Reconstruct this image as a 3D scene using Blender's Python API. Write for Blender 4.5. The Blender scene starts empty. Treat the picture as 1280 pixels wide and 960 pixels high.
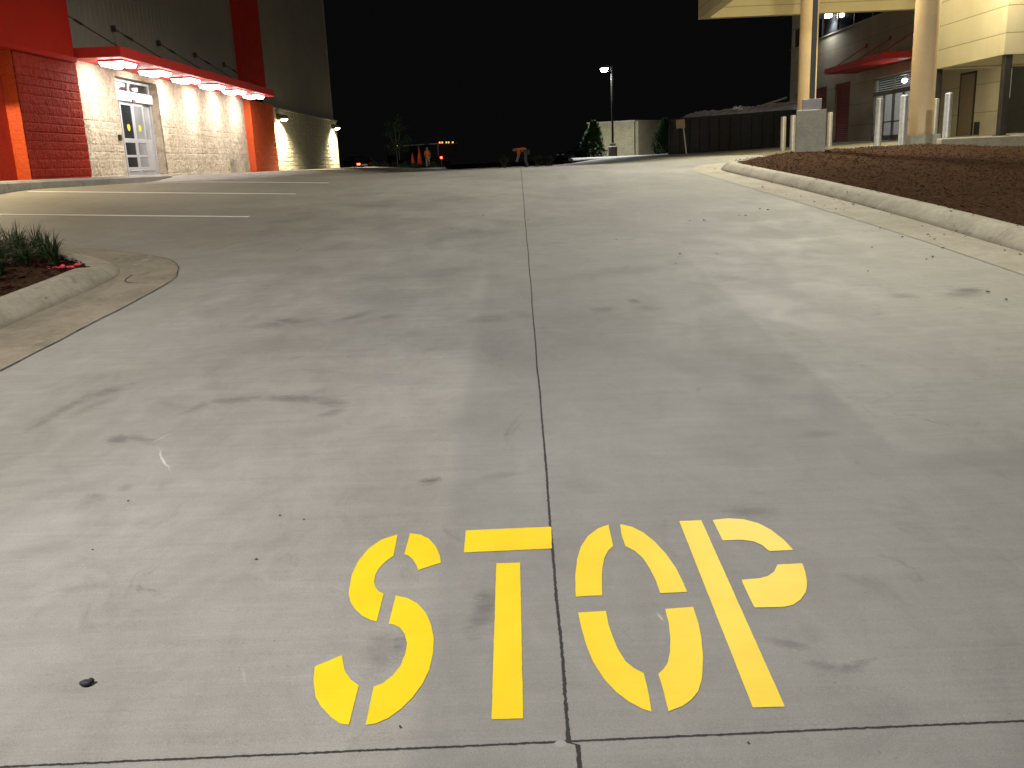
import bpy, bmesh, math, random
from mathutils import Vector, Matrix, noise
random.seed(7)
C = bpy.context.scene.collection
PI = math.pi
def R(a): return math.radians(a)

# ------------------------------------------------------------------ helpers
class MB:
    """collects shapes; build() links them as one mesh object"""
    def __init__(s): s.v, s.f, s.m = [], [], []
    def add(s, vs, fs, mi=0):
        o = len(s.v); s.v += [tuple(p) for p in vs]
        for f in fs: s.f.append(tuple(i + o for i in f)); s.m.append(mi)
        return s
    def box(s, a, b, mi=0):
        (x0, y0, z0), (x1, y1, z1) = a, b
        return s.add([(x0,y0,z0),(x1,y0,z0),(x1,y1,z0),(x0,y1,z0),(x0,y0,z1),(x1,y0,z1),(x1,y1,z1),(x0,y1,z1)],
              [(0,3,2,1),(4,5,6,7),(0,1,5,4),(1,2,6,5),(2,3,7,6),(3,0,4,7)], mi)
    def cyl(s, p0, p1, r0, r1=None, n=20, mi=0, cap=True):
        r1 = r0 if r1 is None else r1
        p0, p1 = Vector(p0), Vector(p1); d = (p1 - p0).normalized()
        u = d.orthogonal().normalized(); w = d.cross(u)
        vs = [p0 + (u*math.cos(2*PI*i/n) + w*math.sin(2*PI*i/n))*r0 for i in range(n)]
        vs += [p1 + (u*math.cos(2*PI*i/n) + w*math.sin(2*PI*i/n))*r1 for i in range(n)]
        fs = [(i, (i+1) % n, n + (i+1) % n, n + i) for i in range(n)]
        if cap: fs += [tuple(range(n-1, -1, -1)), tuple(range(n, 2*n))]
        return s.add(vs, fs, mi)
    def tube(s, pts, r, n=8, mi=0):
        for a, b in zip(pts, pts[1:]): s.cyl(a, b, r, r, n, mi)
        return s
    def prism(s, poly, axis, a, b, mi=0):
        """extrude a 2D polygon along axis (0,1,2) from a to b"""
        def P(u, v, t): return [(t,u,v),(u,t,v),(u,v,t)][axis]
        n = len(poly)
        vs = [P(u, v, a) for u, v in poly] + [P(u, v, b) for u, v in poly]
        fs = [tuple(range(n-1,-1,-1)), tuple(range(n, 2*n))] + [(i,(i+1)%n,n+(i+1)%n,n+i) for i in range(n)]
        return s.add(vs, fs, mi)
    def sphere(s, c, r, n=12, m=8, mi=0, sc=(1,1,1)):
        vs = []; fs = []
        for j in range(m+1):
            t = PI*j/m
            for i in range(n):
                p = 2*PI*i/n
                vs.append((c[0]+r*sc[0]*math.sin(t)*math.cos(p), c[1]+r*sc[1]*math.sin(t)*math.sin(p), c[2]+r*sc[2]*math.cos(t)))
        for j in range(m):
            for i in range(n): fs.append((j*n+i, (j+1)*n+i, (j+1)*n+(i+1)%n, j*n+(i+1)%n))
        return s.add(vs, fs, mi)
    def build(s, name, mat, parent=None, bevel=0, smooth=False, world=False, recalc=True):
        me = bpy.data.meshes.new(name); me.from_pydata(s.v, [], s.f)
        mats = mat if isinstance(mat, (list, tuple)) else [mat]
        for m in mats: me.materials.append(m)
        if len(mats) > 1: me.polygons.foreach_set('material_index', s.m)
        if recalc:
            bm = bmesh.new(); bm.from_mesh(me); bmesh.ops.remove_doubles(bm, verts=bm.verts, dist=1e-6) if smooth else None
            bmesh.ops.recalc_face_normals(bm, faces=bm.faces); bm.to_mesh(me); bm.free()
        if smooth:
            for p in me.polygons: p.use_smooth = True
        o = bpy.data.objects.new(name, me); C.objects.link(o)
        if parent is not None:
            o.parent = parent
            if world: o.location = tuple(-v for v in parent.location)   # geometry was given in world coordinates
        if bevel:
            b = o.modifiers.new('bevel', 'BEVEL'); b.width = bevel; b.segments = 2; b.limit_method = 'ANGLE'
        if smooth and not bevel:
            pass
        return o
def tag(o, label=None, cat=None, group=None, kind=None):
    if label: o['label'] = label
    if cat: o['category'] = cat
    if group: o['group'] = group
    if kind: o['kind'] = kind
    return o
def thing(name, label, cat, loc=(0,0,0), rz=0, group=None):
    o = bpy.data.objects.new(name, None); C.objects.link(o); o.empty_display_size = .3
    o.location = loc; o.rotation_euler = (0,0,rz)
    return tag(o, label, cat, group)
def struct(o): o['kind'] = 'structure'; return o
def copy_tree(o, parent=None):
    c = o.copy(); C.objects.link(c)
    if parent is not None: c.parent = parent
    for ch in list(o.children): copy_tree(ch, c)
    return c
def autosmooth(o, ang=35):
    me = o.data
    for p in me.polygons: p.use_smooth = True
    try: me.set_sharp_from_angle(angle=R(ang))
    except Exception: pass
    return o
def lamp(kind, name, parent, loc, power, color, size=.3, aim=None, spot=None, blend=.5, sy=None):
    l = bpy.data.lights.new(name, kind); l.energy = power; l.color = color
    if kind == 'SPOT': l.spot_size = R(spot); l.spot_blend = blend; l.shadow_soft_size = size
    elif kind == 'POINT': l.shadow_soft_size = size
    elif kind == 'AREA':
        l.size = size
        if sy: l.shape = 'RECTANGLE'; l.size_y = sy
    o = bpy.data.objects.new(name, l); C.objects.link(o); o.parent = parent; o.location = loc
    if aim is not None:
        o.rotation_euler = Vector(aim).to_track_quat('-Z', 'Y').to_euler()
    return o

# ------------------------------------------------------------------ materials
class NT:
    def __init__(s, name):
        s.mat = bpy.data.materials.new(name); s.mat.use_nodes = True
        s.t = s.mat.node_tree; s.b = s.t.nodes['Principled BSDF']
        s.co = s.t.nodes.new('ShaderNodeTexCoord').outputs['Object']
    def n(s, typ, **k):
        nd = s.t.nodes.new(typ)
        for a, v in k.items(): setattr(nd, a, v)
        return nd
    def link(s, a, b): s.t.links.new(a, b)
    def val(s, sock, v):
        if hasattr(v, 'is_output') or isinstance(v, bpy.types.NodeSocket): s.link(v, sock)
        else: sock.default_value = v
    def noise(s, scale, detail=3, rough=.55, vec=None, stretch=None, dist=0):
        vec = vec or s.co
        if stretch:
            m = s.n('ShaderNodeMapping'); m.inputs['Scale'].default_value = stretch; s.link(vec, m.inputs[0]); vec = m.outputs[0]
        nd = s.n('ShaderNodeTexNoise'); nd.inputs['Scale'].default_value = scale; nd.inputs['Detail'].default_value = detail
        nd.inputs['Roughness'].default_value = rough; nd.inputs['Distortion'].default_value = dist
        s.link(vec, nd.inputs['Vector']); return nd.outputs['Fac']
    def math(s, op, a, b=None, c=None, clamp=False):
        nd = s.n('ShaderNodeMath', operation=op, use_clamp=clamp)
        for i, v in enumerate((a, b, c)):
            if v is not None: s.val(nd.inputs[i], v)
        return nd.outputs[0]
    def mapr(s, v, a, b, c=0., d=1., smooth=True):
        nd = s.n('ShaderNodeMapRange', interpolation_type='SMOOTHSTEP' if smooth else 'LINEAR')
        s.link(v, nd.inputs[0])
        for i, q in enumerate((a, b, c, d)): nd.inputs[1+i].default_value = q
        return nd.outputs[0]
    def mix(s, fac, a, b, mode='MIX'):
        nd = s.n('ShaderNodeMix', data_type='RGBA', blend_type=mode)
        s.val(nd.inputs[0], fac)
        for sock, v in ((nd.inputs[6], a), (nd.inputs[7], b)):
            if isinstance(v, bpy.types.NodeSocket): s.link(v, sock)
            else: sock.default_value = (*v, 1) if len(v) == 3 else v
        return nd.outputs[2]
    def bump(s, h, strength=.3, dist=.01, normal=None):
        nd = s.n('ShaderNodeBump'); nd.inputs['Strength'].default_value = strength; nd.inputs['Distance'].default_value = dist
        s.link(h, nd.inputs['Height'])
        if normal: s.link(normal, nd.inputs['Normal'])
        s.link(nd.outputs[0], s.b.inputs['Normal']); return nd.outputs[0]
    def sep(s, vec=None):
        nd = s.n('ShaderNodeSeparateXYZ'); s.link(vec or s.co, nd.inputs[0]); return nd.outputs
    def done(s, color=None, rough=.8, metal=0, spec=None):
        if color is not None: s.val(s.b.inputs['Base Color'], color if isinstance(color, bpy.types.NodeSocket) else (*color, 1))
        s.val(s.b.inputs['Roughness'], rough); s.b.inputs['Metallic'].default_value = metal
        if spec is not None: s.b.inputs['Specular IOR Level'].default_value = spec
        return s.mat
def simple(name, col, rough=.6, metal=0, var=.18, scale=6, bump=0, bscale=60, bdist=.004, spec=None):
    t = NT(name)
    a = t.noise(scale, 4); b = t.noise(scale*7.3, 2)
    f = t.math('ADD', t.math('MULTIPLY', a, .7), t.math('MULTIPLY', b, .3))
    lo = tuple(c*(1-var) for c in col); hi = tuple(min(1, c*(1+var)) for c in col)
    colr = t.mix(t.mapr(f, .3, .7), lo, hi)
    if bump: t.bump(t.noise(bscale, 4), bump, bdist)
    r = t.mapr(b, .3, .7, max(.05, rough-.08), min(1, rough+.08))
    return t.done(colr, r, metal, spec)
def emit(name, col, strength):
    t = NT(name); t.b.inputs['Base Color'].default_value = (*[min(1,c) for c in col], 1)
    t.b.inputs['Emission Color'].default_value = (*col, 1); t.b.inputs['Emission Strength'].default_value = strength
    return t.mat

# ------------------------------------------------------------------ terrain
def ss(x, a, b):
    t = min(1, max(0, (x-a)/(b-a))); return t*t*(3-2*t)
def smin(a, b, k): 
    m = min(a, b); return m - k*math.log(math.exp(-(a-m)/k) + math.exp(-(b-m)/k))
def terrain(x, y):
    p = smin(.0593*y, 1.34, .03)
    if y > 24: p -= .24*ss(y, 24, 50)*(1-ss(x, 2, 6.5))*ss(x, -9.5, -5)
    p += .08*ss(x, 3, 6)*ss(y, 18, 23) + .03*min(11, max(0, x-6))*ss(y, 19.8, 21.6)
    if x < -4.3:
        p += min(.4, .05*(-4.3-x))*ss(y, 7, 11)*(1-ss(y, 60, 75))
        p = smin(p, 1.37+.13*ss(y, 24.5, 27.5)*ss(x, -7, -9.5), .02)
    if y > 60: p += (1.06-p)*ss(y, 60, 78)*(1-ss(x, 2.5, 5.5))
    return p
def grid_sheet(xs, ys, zf):
    vs = [(x, y, zf(x, y)) for y in ys for x in xs]; n = len(xs)
    fs = [(j*n+i, j*n+i+1, (j+1)*n+i+1, (j+1)*n+i) for j in range(len(ys)-1) for i in range(n-1)]
    return vs, fs
def frange(a, b, s):
    n = int(round((b-a)/s)); return [a+(b-a)*i/n for i in range(n+1)]

LETTERS = {'S': [[(-0.5083, 3.187), (-0.5645, 3.1495), (-0.6035, 3.0782), (-0.6257, 2.9854), (-0.6313, 2.8885), (-0.6219, 2.7738), (-0.6068, 2.7152), (-0.5823, 2.6649), (-0.5514, 2.6224), (-0.5221, 2.5975), (-0.4997, 2.5863), (-0.5008, 2.7548), (-0.5177, 2.7669), (-0.5357, 2.7977), (-0.545, 2.8341), (-0.5483, 2.8828), (-0.5428, 2.9262), (-0.5303, 2.9661), (-0.5144, 2.9984), (-0.5025, 3.0166)], [(-0.4626, 3.1929), (-0.4236, 3.1805), (-0.3858, 3.1428), (-0.3536, 3.0772), (-0.3334, 3.0064), (-0.3251, 2.9535), (-0.4018, 2.9062), (-0.4131, 2.9475), (-0.4293, 2.9859), (-0.4478, 3.0147), (-0.4636, 3.0266)], [(-0.4591, 2.7394), (-0.4194, 2.7225), (-0.3828, 2.6867), (-0.3496, 2.6298), (-0.325, 2.5578), (-0.3093, 2.479), (-0.3048, 2.3976), (-0.3096, 2.3213), (-0.3219, 2.2559), (-0.3435, 2.1977), (-0.369, 2.1506), (-0.3984, 2.1134), (-0.4294, 2.0932), (-0.4555, 2.0876), (-0.459, 2.2503), (-0.4349, 2.2658), (-0.4114, 2.3), (-0.3951, 2.3465), (-0.3876, 2.4024), (-0.3893, 2.4611), (-0.402, 2.5105), (-0.4212, 2.5461), (-0.4411, 2.5633), (-0.4598, 2.5693)], [(-0.5767, 2.4088), (-0.6467, 2.3563), (-0.6371, 2.2923), (-0.6135, 2.2117), (-0.5892, 2.1701), (-0.556, 2.127), (-0.5237, 2.0966), (-0.5002, 2.0909), (-0.5019, 2.259), (-0.5291, 2.2865), (-0.5499, 2.3209), (-0.5633, 2.3586)]], 'T': [[(-0.2506, 3.2), (0.0751, 3.2055), (0.0705, 3.0303), (-0.2475, 3.0236)], [(-0.1287, 2.9354), (-0.0449, 2.9335), (-0.0409, 2.0934), (-0.1244, 2.0941)]], 'O': [[(0.2929, 3.2074), (0.2494, 3.1774), (0.2074, 3.1179), (0.1756, 3.0377), (0.1561, 2.9437), (0.1417, 2.8253), (0.1352, 2.6933), (0.2213, 2.6965), (0.229, 2.7908), (0.2388, 2.8771), (0.2523, 2.947), (0.2703, 2.9983), (0.2921, 3.0333)], [(0.3369, 3.2063), (0.3779, 3.1815), (0.4139, 3.1318), (0.445, 3.057), (0.4712, 2.9623), (0.4888, 2.8594), (0.496, 2.7633), (0.4986, 2.6995), (0.4105, 2.6964), (0.4088, 2.7786), (0.4009, 2.8558), (0.3871, 2.9331), (0.3646, 2.9913), (0.3358, 3.0301), (0.332, 3.1152)], [(0.1371, 2.5975), (0.2243, 2.6019), (0.2256, 2.5241), (0.2315, 2.4545), (0.2404, 2.3879), (0.2554, 2.3309), (0.2754, 2.2958), (0.2994, 2.2719), (0.3008, 2.1914), (0.2975, 2.1042), (0.2733, 2.1182), (0.2432, 2.1481), (0.2137, 2.1922), (0.1848, 2.2546), (0.1632, 2.3292), (0.1482, 2.4222), (0.1399, 2.5215)], [(0.4121, 2.6017), (0.5007, 2.6078), (0.4998, 2.5152), (0.4915, 2.4242), (0.4788, 2.339), (0.4581, 2.2463), (0.4359, 2.1843), (0.4101, 2.1491), (0.3828, 2.1232), (0.3421, 2.1031), (0.3421, 2.1892), (0.3391, 2.2658), (0.3577, 2.2886), (0.3735, 2.3174), (0.3898, 2.3722), (0.4024, 2.4443), (0.4097, 2.5207)]], 'P': [[(0.5619, 3.215), (0.6459, 3.2155), (0.6479, 2.1074), (0.5641, 2.1081)], [(0.6887, 3.2145), (0.75, 3.2242), (0.8057, 3.2099), (0.8504, 3.175), (0.8829, 3.1183), (0.907, 3.0374), (0.919, 2.9566), (0.8338, 2.9545), (0.8208, 3.0002), (0.7981, 3.0302), (0.7612, 3.0462), (0.6898, 3.0473), (0.6897, 3.1335)], [(0.8361, 2.8585), (0.9207, 2.8604), (0.9131, 2.8005), (0.8989, 2.7359), (0.8764, 2.6744), (0.8451, 2.6279), (0.8148, 2.6011), (0.7849, 2.5896), (0.6907, 2.5923), (0.6891, 2.6692), (0.691, 2.7649), (0.7515, 2.7701), (0.7832, 2.7829), (0.8117, 2.8114)]]}
STREAKS = [(-2.616, 4.879, 1.343, 0.227, 0.045, 0.35), (-2.479, 5.224, 1.011, 0.18, 0.061, 0.4), (-2.625, 4.71, 1.459, 0.18, 0.028, 0.3), (-2.451, 4.962, 1.311, 0.2, 0.034, 0.2), (-1.844, 4.817, 1.175, 0.127, 0.043, 0.35), (-1.652, 4.946, 0.154, 0.159, 0.061, 0.35), (-1.328, 4.936, -0.199, 0.18, 0.055, 0.4), (-1.078, 4.822, -0.642, 0.11, 0.059, 0.4), (-1.044, 4.657, -2.263, 0.093, 0.045, 0.3), (-2.062, 4.366, 0.534, 0.057, 0.064, 0.4), (-1.941, 4.354, -0.661, 0.149, 0.034, 0.3), (-1.937, 6.792, 0.377, 0.173, 0.11, 0.35), (-1.834, 6.92, 0.952, 0.088, 0.132, 0.5), (-1.308, 6.998, 0.968, 0.24, 0.062, 0.35), (-1.049, 6.921, 0.87, 0.125, 0.064, 0.25), (-0.427, 3.691, 0.566, 0.056, 0.032, 0.6), (-0.11, 3.715, 0.319, 0.109, 0.034, 0.2), (-1.879, 3.571, 1.477, 0.071, 0.046, 0.25), (-1.867, 3.646, 0.87, 0.035, 0.062, 0.25), (-1.574, 2.866, 0.194, 0.105, 0.03, 0.2), (-0.222, 6.738, 0.224, 0.17, 0.128, 0.3), (-0.011, 6.808, 0.343, 0.081, 0.126, 0.35), (3.377, 6.914, 0.426, 0.204, 0.098, 0.45), (3.476, 7.048, 0.587, 0.131, 0.099, 0.6), (2.94, 6.938, 0.473, 0.096, 0.078, 0.4), (0.82, 2.274, -0.196, 0.053, 0.019, 0.3), (0.901, 2.277, 0.327, 0.06, 0.016, 0.35), (0.74, 2.382, -0.554, 0.064, 0.021, 0.3), (0.819, 2.429, 0.423, 0.045, 0.047, 0.12), (-0.175, 2.641, 1.49, 0.131, 0.037, 0.45), (-0.146, 2.708, 1.514, 0.062, 0.021, 0.3), (-0.451, 2.424, 1.546, 0.102, 0.055, 0.32), (-0.413, 2.44, 1.462, 0.062, 0.031, 0.5), (0.839, 3.283, -0.242, 0.09, 0.05, 0.35), (1.801, 7.927, -0.708, 0.193, 0.097, 0.35), (0.605, 6.879, 0.694, 0.108, 0.079, 0.35), (0.881, 7.133, 0.124, 0.049, 0.086, 0.45), (0.968, 6.855, -0.307, 0.107, 0.081, 0.3), (1.492, 4.583, 0.007, 0.104, 0.076, 0.2), (1.354, 4.079, 0.222, 0.083, 0.038, 0.25), (1.35, 4.96, -0.626, 0.128, 0.072, 0.2), (0.36, 6.638, 0.071, 0.269, 0.247, 0.15), (0.411, 5.884, -0.83, 0.326, 0.206, 0.15), (-0.101, 5.694, -1.183, 0.55, 0.198, 0.1), (-0.938, 3.18, 1.058, 0.108, 0.043, 0.15), (-1.178, 3.48, 0.413, 0.08, 0.041, 0.12), (-2.003, 3.756, 0.731, 0.118, 0.059, 0.15), (-1.969, 4.88, -0.732, 0.18, 0.039, 0.18), (-0.712, 8.78, 0.461, 0.336, 0.2, 0.25), (-1.345, 8.559, 0.211, 0.34, 0.166, 0.2), (-2.31, 9.245, -0.026, 0.579, 0.236, 0.18), (0.93, 8.425, 0.448, 0.654, 0.17, 0.2), (2.167, 9.823, -0.791, 0.55, 0.183, 0.2), (-0.889, 11.297, 0.158, 0.795, 0.413, 0.2), (0.445, 3.894, -0.759, 0.157, 0.079, 0.1), (0.224, 3.579, -0.636, 0.119, 0.056, 0.12), (-0.246, 4.396, -0.687, 0.217, 0.159, 0.1), (2.355, 5.303, -0.552, 0.221, 0.176, 0.12), (1.094, 2.726, -0.704, 0.065, 0.026, 0.2), (0.885, 3.851, -0.624, 0.189, 0.071, 0.1), (-1.859, 3.182, 0.26, 0.098, 0.044, 0.12), (-1.772, 3.751, 0.464, 0.033, 0.039, 0.3), (-0.805, 5.224, -0.346, 0.373, 0.116, 0.12), (-1.052, 4.393, 0.341, 0.202, 0.072, 0.12)]
LEAVES = [(3.574, 6.935), (4.625, 8.458), (4.301, 9.515), (4.379, 9.847), (4.854, 11.398), (4.295, 12.204), (4.229, 12.321), (4.227, 13.228), (4.269, 14.012), (4.137, 14.313), (4.126, 15.693), (4.104, 15.555), (4.199, 19.824), (4.095, 10.446), (4.067, 9.755), (4.138, 8.967), (3.379, 12.531), (2.956, 12.042), (2.879, 12.069), (2.352, 11.738), (2.165, 11.718), (1.615, 9.256), (1.969, 9.167), (3.528, 9.178), (3.738, 8.405), (3.845, 8.513), (3.302, 12.655), (3.031, 7.945)]
SCRAPS = [(-1.294, 2.303), (-1.656, 3.148), (-1.704, 3.587), (-1.004, 3.026), (0.518, 1.971), (-0.526, 13.224), (0.111, 12.554), (-0.64, 11.73), (-2.595, 10.717), (-2.591, 10.537), (-1.008, 3.391), (-0.901, 3.346), (-0.363, 2.074), (1.482, 8.717), (1.086, 10.407)]
# ------------------------------------------------------------------ concrete
def concrete_pavement():
    t = NT('paving_concrete'); X, Y, Z = t.sep()
    big = t.noise(.35, 3, .6); mid = t.noise(1.7, 5, .65, stretch=(1.15, .75, 1), dist=.5); cloud = t.noise(4.5, 6, .72, stretch=(1.25, .7, 1), dist=.9)
    broom = t.noise(8, 4, .7, stretch=(.22, 1.8, 1), dist=.3); broomf = t.noise(34, 2, .6, stretch=(.04, 3.0, 1)); grain = t.noise(260, 3, .8)
    v = t.math('ADD', t.math('MULTIPLY', big, .28), t.math('MULTIPLY', mid, .21))
    v = t.math('ADD', v, t.math('MULTIPLY', cloud, .17)); v = t.math('ADD', v, t.math('MULTIPLY', broom, .13))
    v = t.math('ADD', v, t.math('MULTIPLY', broomf, .06)); v = t.math('ADD', v, t.math('MULTIPLY', grain, .11))
    fac = t.mapr(v, .40, .60, 0, 1, False)
    col = t.mix(fac, (.214,.206,.184), (.342,.333,.300))
    gfac = t.mapr(grain, .30, .70, .80, 1.20, False)
    gcol = t.n('ShaderNodeCombineColor'); [t.link(gfac, gcol.inputs[i]) for i in range(3)]
    col = t.mix(1, col, gcol.outputs[0], 'MULTIPLY')
    # tan dusting towards the kerbs, greyer in the wheel lane
    tan = t.mapr(t.math('ABSOLUTE', t.math('ADD', X, t.math('MULTIPLY', t.math('SUBTRACT', big, .5), 4))), 1.4, 4.6, 0, .75)
    col = t.mix(tan, col, t.mix(fac, (.20,.191,.150), (.325,.317,.262)))
    # a darker strip between the joint and the right lane
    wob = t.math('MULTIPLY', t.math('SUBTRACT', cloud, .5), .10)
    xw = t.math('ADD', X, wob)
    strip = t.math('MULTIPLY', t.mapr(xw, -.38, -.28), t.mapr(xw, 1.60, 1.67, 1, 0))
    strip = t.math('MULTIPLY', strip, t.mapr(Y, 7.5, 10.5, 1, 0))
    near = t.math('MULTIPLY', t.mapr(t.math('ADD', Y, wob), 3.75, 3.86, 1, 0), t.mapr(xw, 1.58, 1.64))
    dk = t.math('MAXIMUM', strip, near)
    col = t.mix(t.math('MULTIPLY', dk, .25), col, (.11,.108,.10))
    # rubber and dirt streaks: each an ellipse broken up by noise
    rag = t.noise(16, 5, .78, stretch=(.7, 1.2, 1), dist=1.2)
    ragn = t.math('SUBTRACT', rag, .5)
    acc = None
    dx = t.math('MULTIPLY', t.math('SUBTRACT', t.noise(3.1, 3), .5), .10); dy = t.math('MULTIPLY', t.math('SUBTRACT', t.noise(3.7, 3), .5), .07)
    cmb = t.n('ShaderNodeCombineXYZ'); t.link(dx, cmb.inputs[0]); t.link(dy, cmb.inputs[1])
    va = t.n('ShaderNodeVectorMath', operation='ADD'); t.link(t.co, va.inputs[0]); t.link(cmb.outputs[0], va.inputs[1])
    mz = t.n('ShaderNodeVectorMath', operation='MULTIPLY'); t.link(va.outputs[0], mz.inputs[0]); mz.inputs[1].default_value = (1,1,0)
    for cx, cy, a, hl, hw, s in STREAKS:
        mp = t.n('ShaderNodeMapping', vector_type='TEXTURE'); t.link(mz.outputs[0], mp.inputs[0])
        mp.inputs['Location'].default_value = (cx, cy, 0); mp.inputs['Rotation'].default_value = (0,0,a); mp.inputs['Scale'].default_value = (hl*1.35, hw*1.5, 1)
        ln = t.n('ShaderNodeVectorMath', operation='LENGTH'); t.link(mp.outputs[0], ln.inputs[0])
        d = t.math('MULTIPLY_ADD', ragn, 2.0, ln.outputs['Value'])
        k = t.mapr(d, .1, 1.15, min(.8, s*1.2), 0)
        acc = k if acc is None else t.math('MAXIMUM', acc, k)
    col = t.mix(t.math('MULTIPLY', acc, t.mapr(broom, .3, .65, .35, 1.1)), col, (.055,.052,.048))
    # generic scuffs
    sc1 = t.mapr(t.noise(1.5, 6, .78, stretch=(1.1,.7,1), dist=1.6), .57, .72, 0, .30)
    col = t.mix(sc1, col, (.12,.112,.10))
    dab = t.math('MULTIPLY', t.mapr(t.noise(3.4, 6, .75, stretch=(.8,.9,1), dist=2.2), .60, .70), t.mapr(t.noise(1.1, 2), .48, .62, 0, .42))
    col = t.mix(dab, col, (.10,.092,.082))
    sc2 = t.mapr(t.noise(22, 3, .8, dist=.6), .70, .80, 0, .35)
    col = t.mix(sc2, col, (.42,.41,.39))
    vo = t.n('ShaderNodeTexVoronoi'); vo.inputs['Scale'].default_value = 14; t.link(t.co, vo.inputs['Vector'])
    sp = t.mapr(vo.outputs['Distance'], .03, .07, .45, 0)
    sp = t.math('MULTIPLY', sp, t.mapr(t.noise(5, 2), .55, .7))
    col = t.mix(sp, col, (.06,.055,.05))
    # pale scratches
    for cx, cy, a, hl, hw, s in ((-1.73,4.06,-1.06,.19,.007,.55), (-1.84,4.36,1.3,.1,.007,.3), (-.84,2.32,-1.08,.07,.005,.15), (.39,2.56,-1.2,.03,.006,.4)):
        mp = t.n('ShaderNodeMapping', vector_type='TEXTURE'); t.link(mz.outputs[0], mp.inputs[0])
        mp.inputs['Location'].default_value = (cx, cy, 0); mp.inputs['Rotation'].default_value = (0,0,a); mp.inputs['Scale'].default_value = (hl, hw, 1)
        ln = t.n('ShaderNodeVectorMath', operation='LENGTH'); t.link(mp.outputs[0], ln.inputs[0])
        col = t.mix(t.mapr(t.math('MULTIPLY_ADD', ragn, 1.2, ln.outputs['Value']), .3, 1.1, s, 0), col, (.62,.61,.58))
    # sawn joints, chipped edges
    ch = t.noise(55, 3, .7); jit = t.math('MULTIPLY', t.math('SUBTRACT', ch, .5), .012)
    lane = t.math('MULTIPLY', t.math('SUBTRACT', t.noise(.9, 2), .5), .02)
    shift = t.mapr(Y, 1.985, 1.999, .022, 0)
    jx = t.math('ABSOLUTE', t.math('ADD', t.math('SUBTRACT', t.math('SUBTRACT', X, .0735), shift), t.math('ADD', jit, lane)))
    wide = t.mapr(Y, 2.0, 2.09, .0062, .0046)
    m1 = t.mapr(t.math('SUBTRACT', jx, wide), -.0008, .0012, 1, 0)
    jy = t.math('ABSOLUTE', t.math('ADD', t.math('SUBTRACT', Y, t.math('MULTIPLY_ADD', X, .0195, 2.0)), t.math('MULTIPLY', jit, .9)))
    m2 = t.mapr(t.math('SUBTRACT', jy, .0040), -.0008, .0012, 1, 0)
    chipd = t.n('ShaderNodeVectorMath', operation='DISTANCE'); t.link(mz.outputs[0], chipd.inputs[0]); chipd.inputs[1].default_value = (.063+0, 1.985, 0)
    chip = t.mapr(t.math('MULTIPLY_ADD', jit, 1.2, chipd.outputs['Value']), .012, .016, 1, 0)
    joint = t.math('MULTIPLY', t.math('MAXIMUM', m1, m2), t.math('SUBTRACT', 1, chip))
    col = t.mix(t.math('MULTIPLY', chip, .25), col, (.42,.41,.38))
    col = t.mix(t.math('MULTIPLY', joint, .93), col, (.012,.010,.009))
    h = t.math('ADD', t.math('MULTIPLY', grain, .35), t.math('MULTIPLY', broomf, .65))
    h = t.math('SUBTRACT', h, t.math('MULTIPLY', joint, 4))
    t.bump(h, .35, .004)
    return t.done(col, t.mapr(mid, .3, .7, .62, .8), 0, .35)
def concrete(name, lo, hi, scale=2.0, bump=.3, rough=.8, streak=True, joints=0):
    t = NT(name)
    a = t.noise(scale, 5, .65, dist=.5); b = t.noise(scale*9, 4, .6); g = t.noise(260, 2, .6)
    v = t.math('ADD', t.math('MULTIPLY', a, .5), t.math('ADD', t.math('MULTIPLY', b, .32), t.math('MULTIPLY', g, .18)))
    col = t.mix(t.mapr(v, .35, .65), lo, hi)
    st = t.mapr(t.noise(scale*1.7, 5, .75, stretch=(1,.5,1), dist=1.2), .57, .72, 0, .5 if streak else 0)
    col = t.mix(st, col, tuple(c*.4 for c in lo))
    scr = t.mapr(t.noise(2.6, 5, .75, stretch=(1.4,.35,1.4), dist=1.5), .62, .70, 0, .55 if joints else 0)
    col = t.mix(scr, col, (.07,.065,.055))
    if joints:
        X, Y, Z = t.sep(); fy = t.math('ABSOLUTE', t.math('SUBTRACT', t.math('FRACT', t.math('DIVIDE', Y, joints)), .5))
        col = t.mix(t.mapr(t.math('ADD', fy, t.math('MULTIPLY', t.math('SUBTRACT', b, .5), .002)), .4985, .4992, 0, .85), col, (.04,.036,.03))
    t.bump(t.math('ADD', t.math('MULTIPLY', b, .6), t.math('MULTIPLY', g, .4)), bump, .006)
    return t.done(col, rough, 0, .3)
def block_material(name, lo, hi, spec=.2, rough=.85, bs=17):
    t = NT(name)
    a = t.noise(1.1, 3, .6); b = t.noise(bs, 5, .72); c = t.noise(4.2, 3, .6)
    v = t.math('ADD', t.math('MULTIPLY', a, .25), t.math('ADD', t.math('MULTIPLY', b, .45), t.math('MULTIPLY', c, .3)))
    col = t.mix(t.mapr(v, .33, .67), lo, hi)
    t.bump(b, .6, .012)
    return t.done(col, rough, 0, spec)
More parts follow.
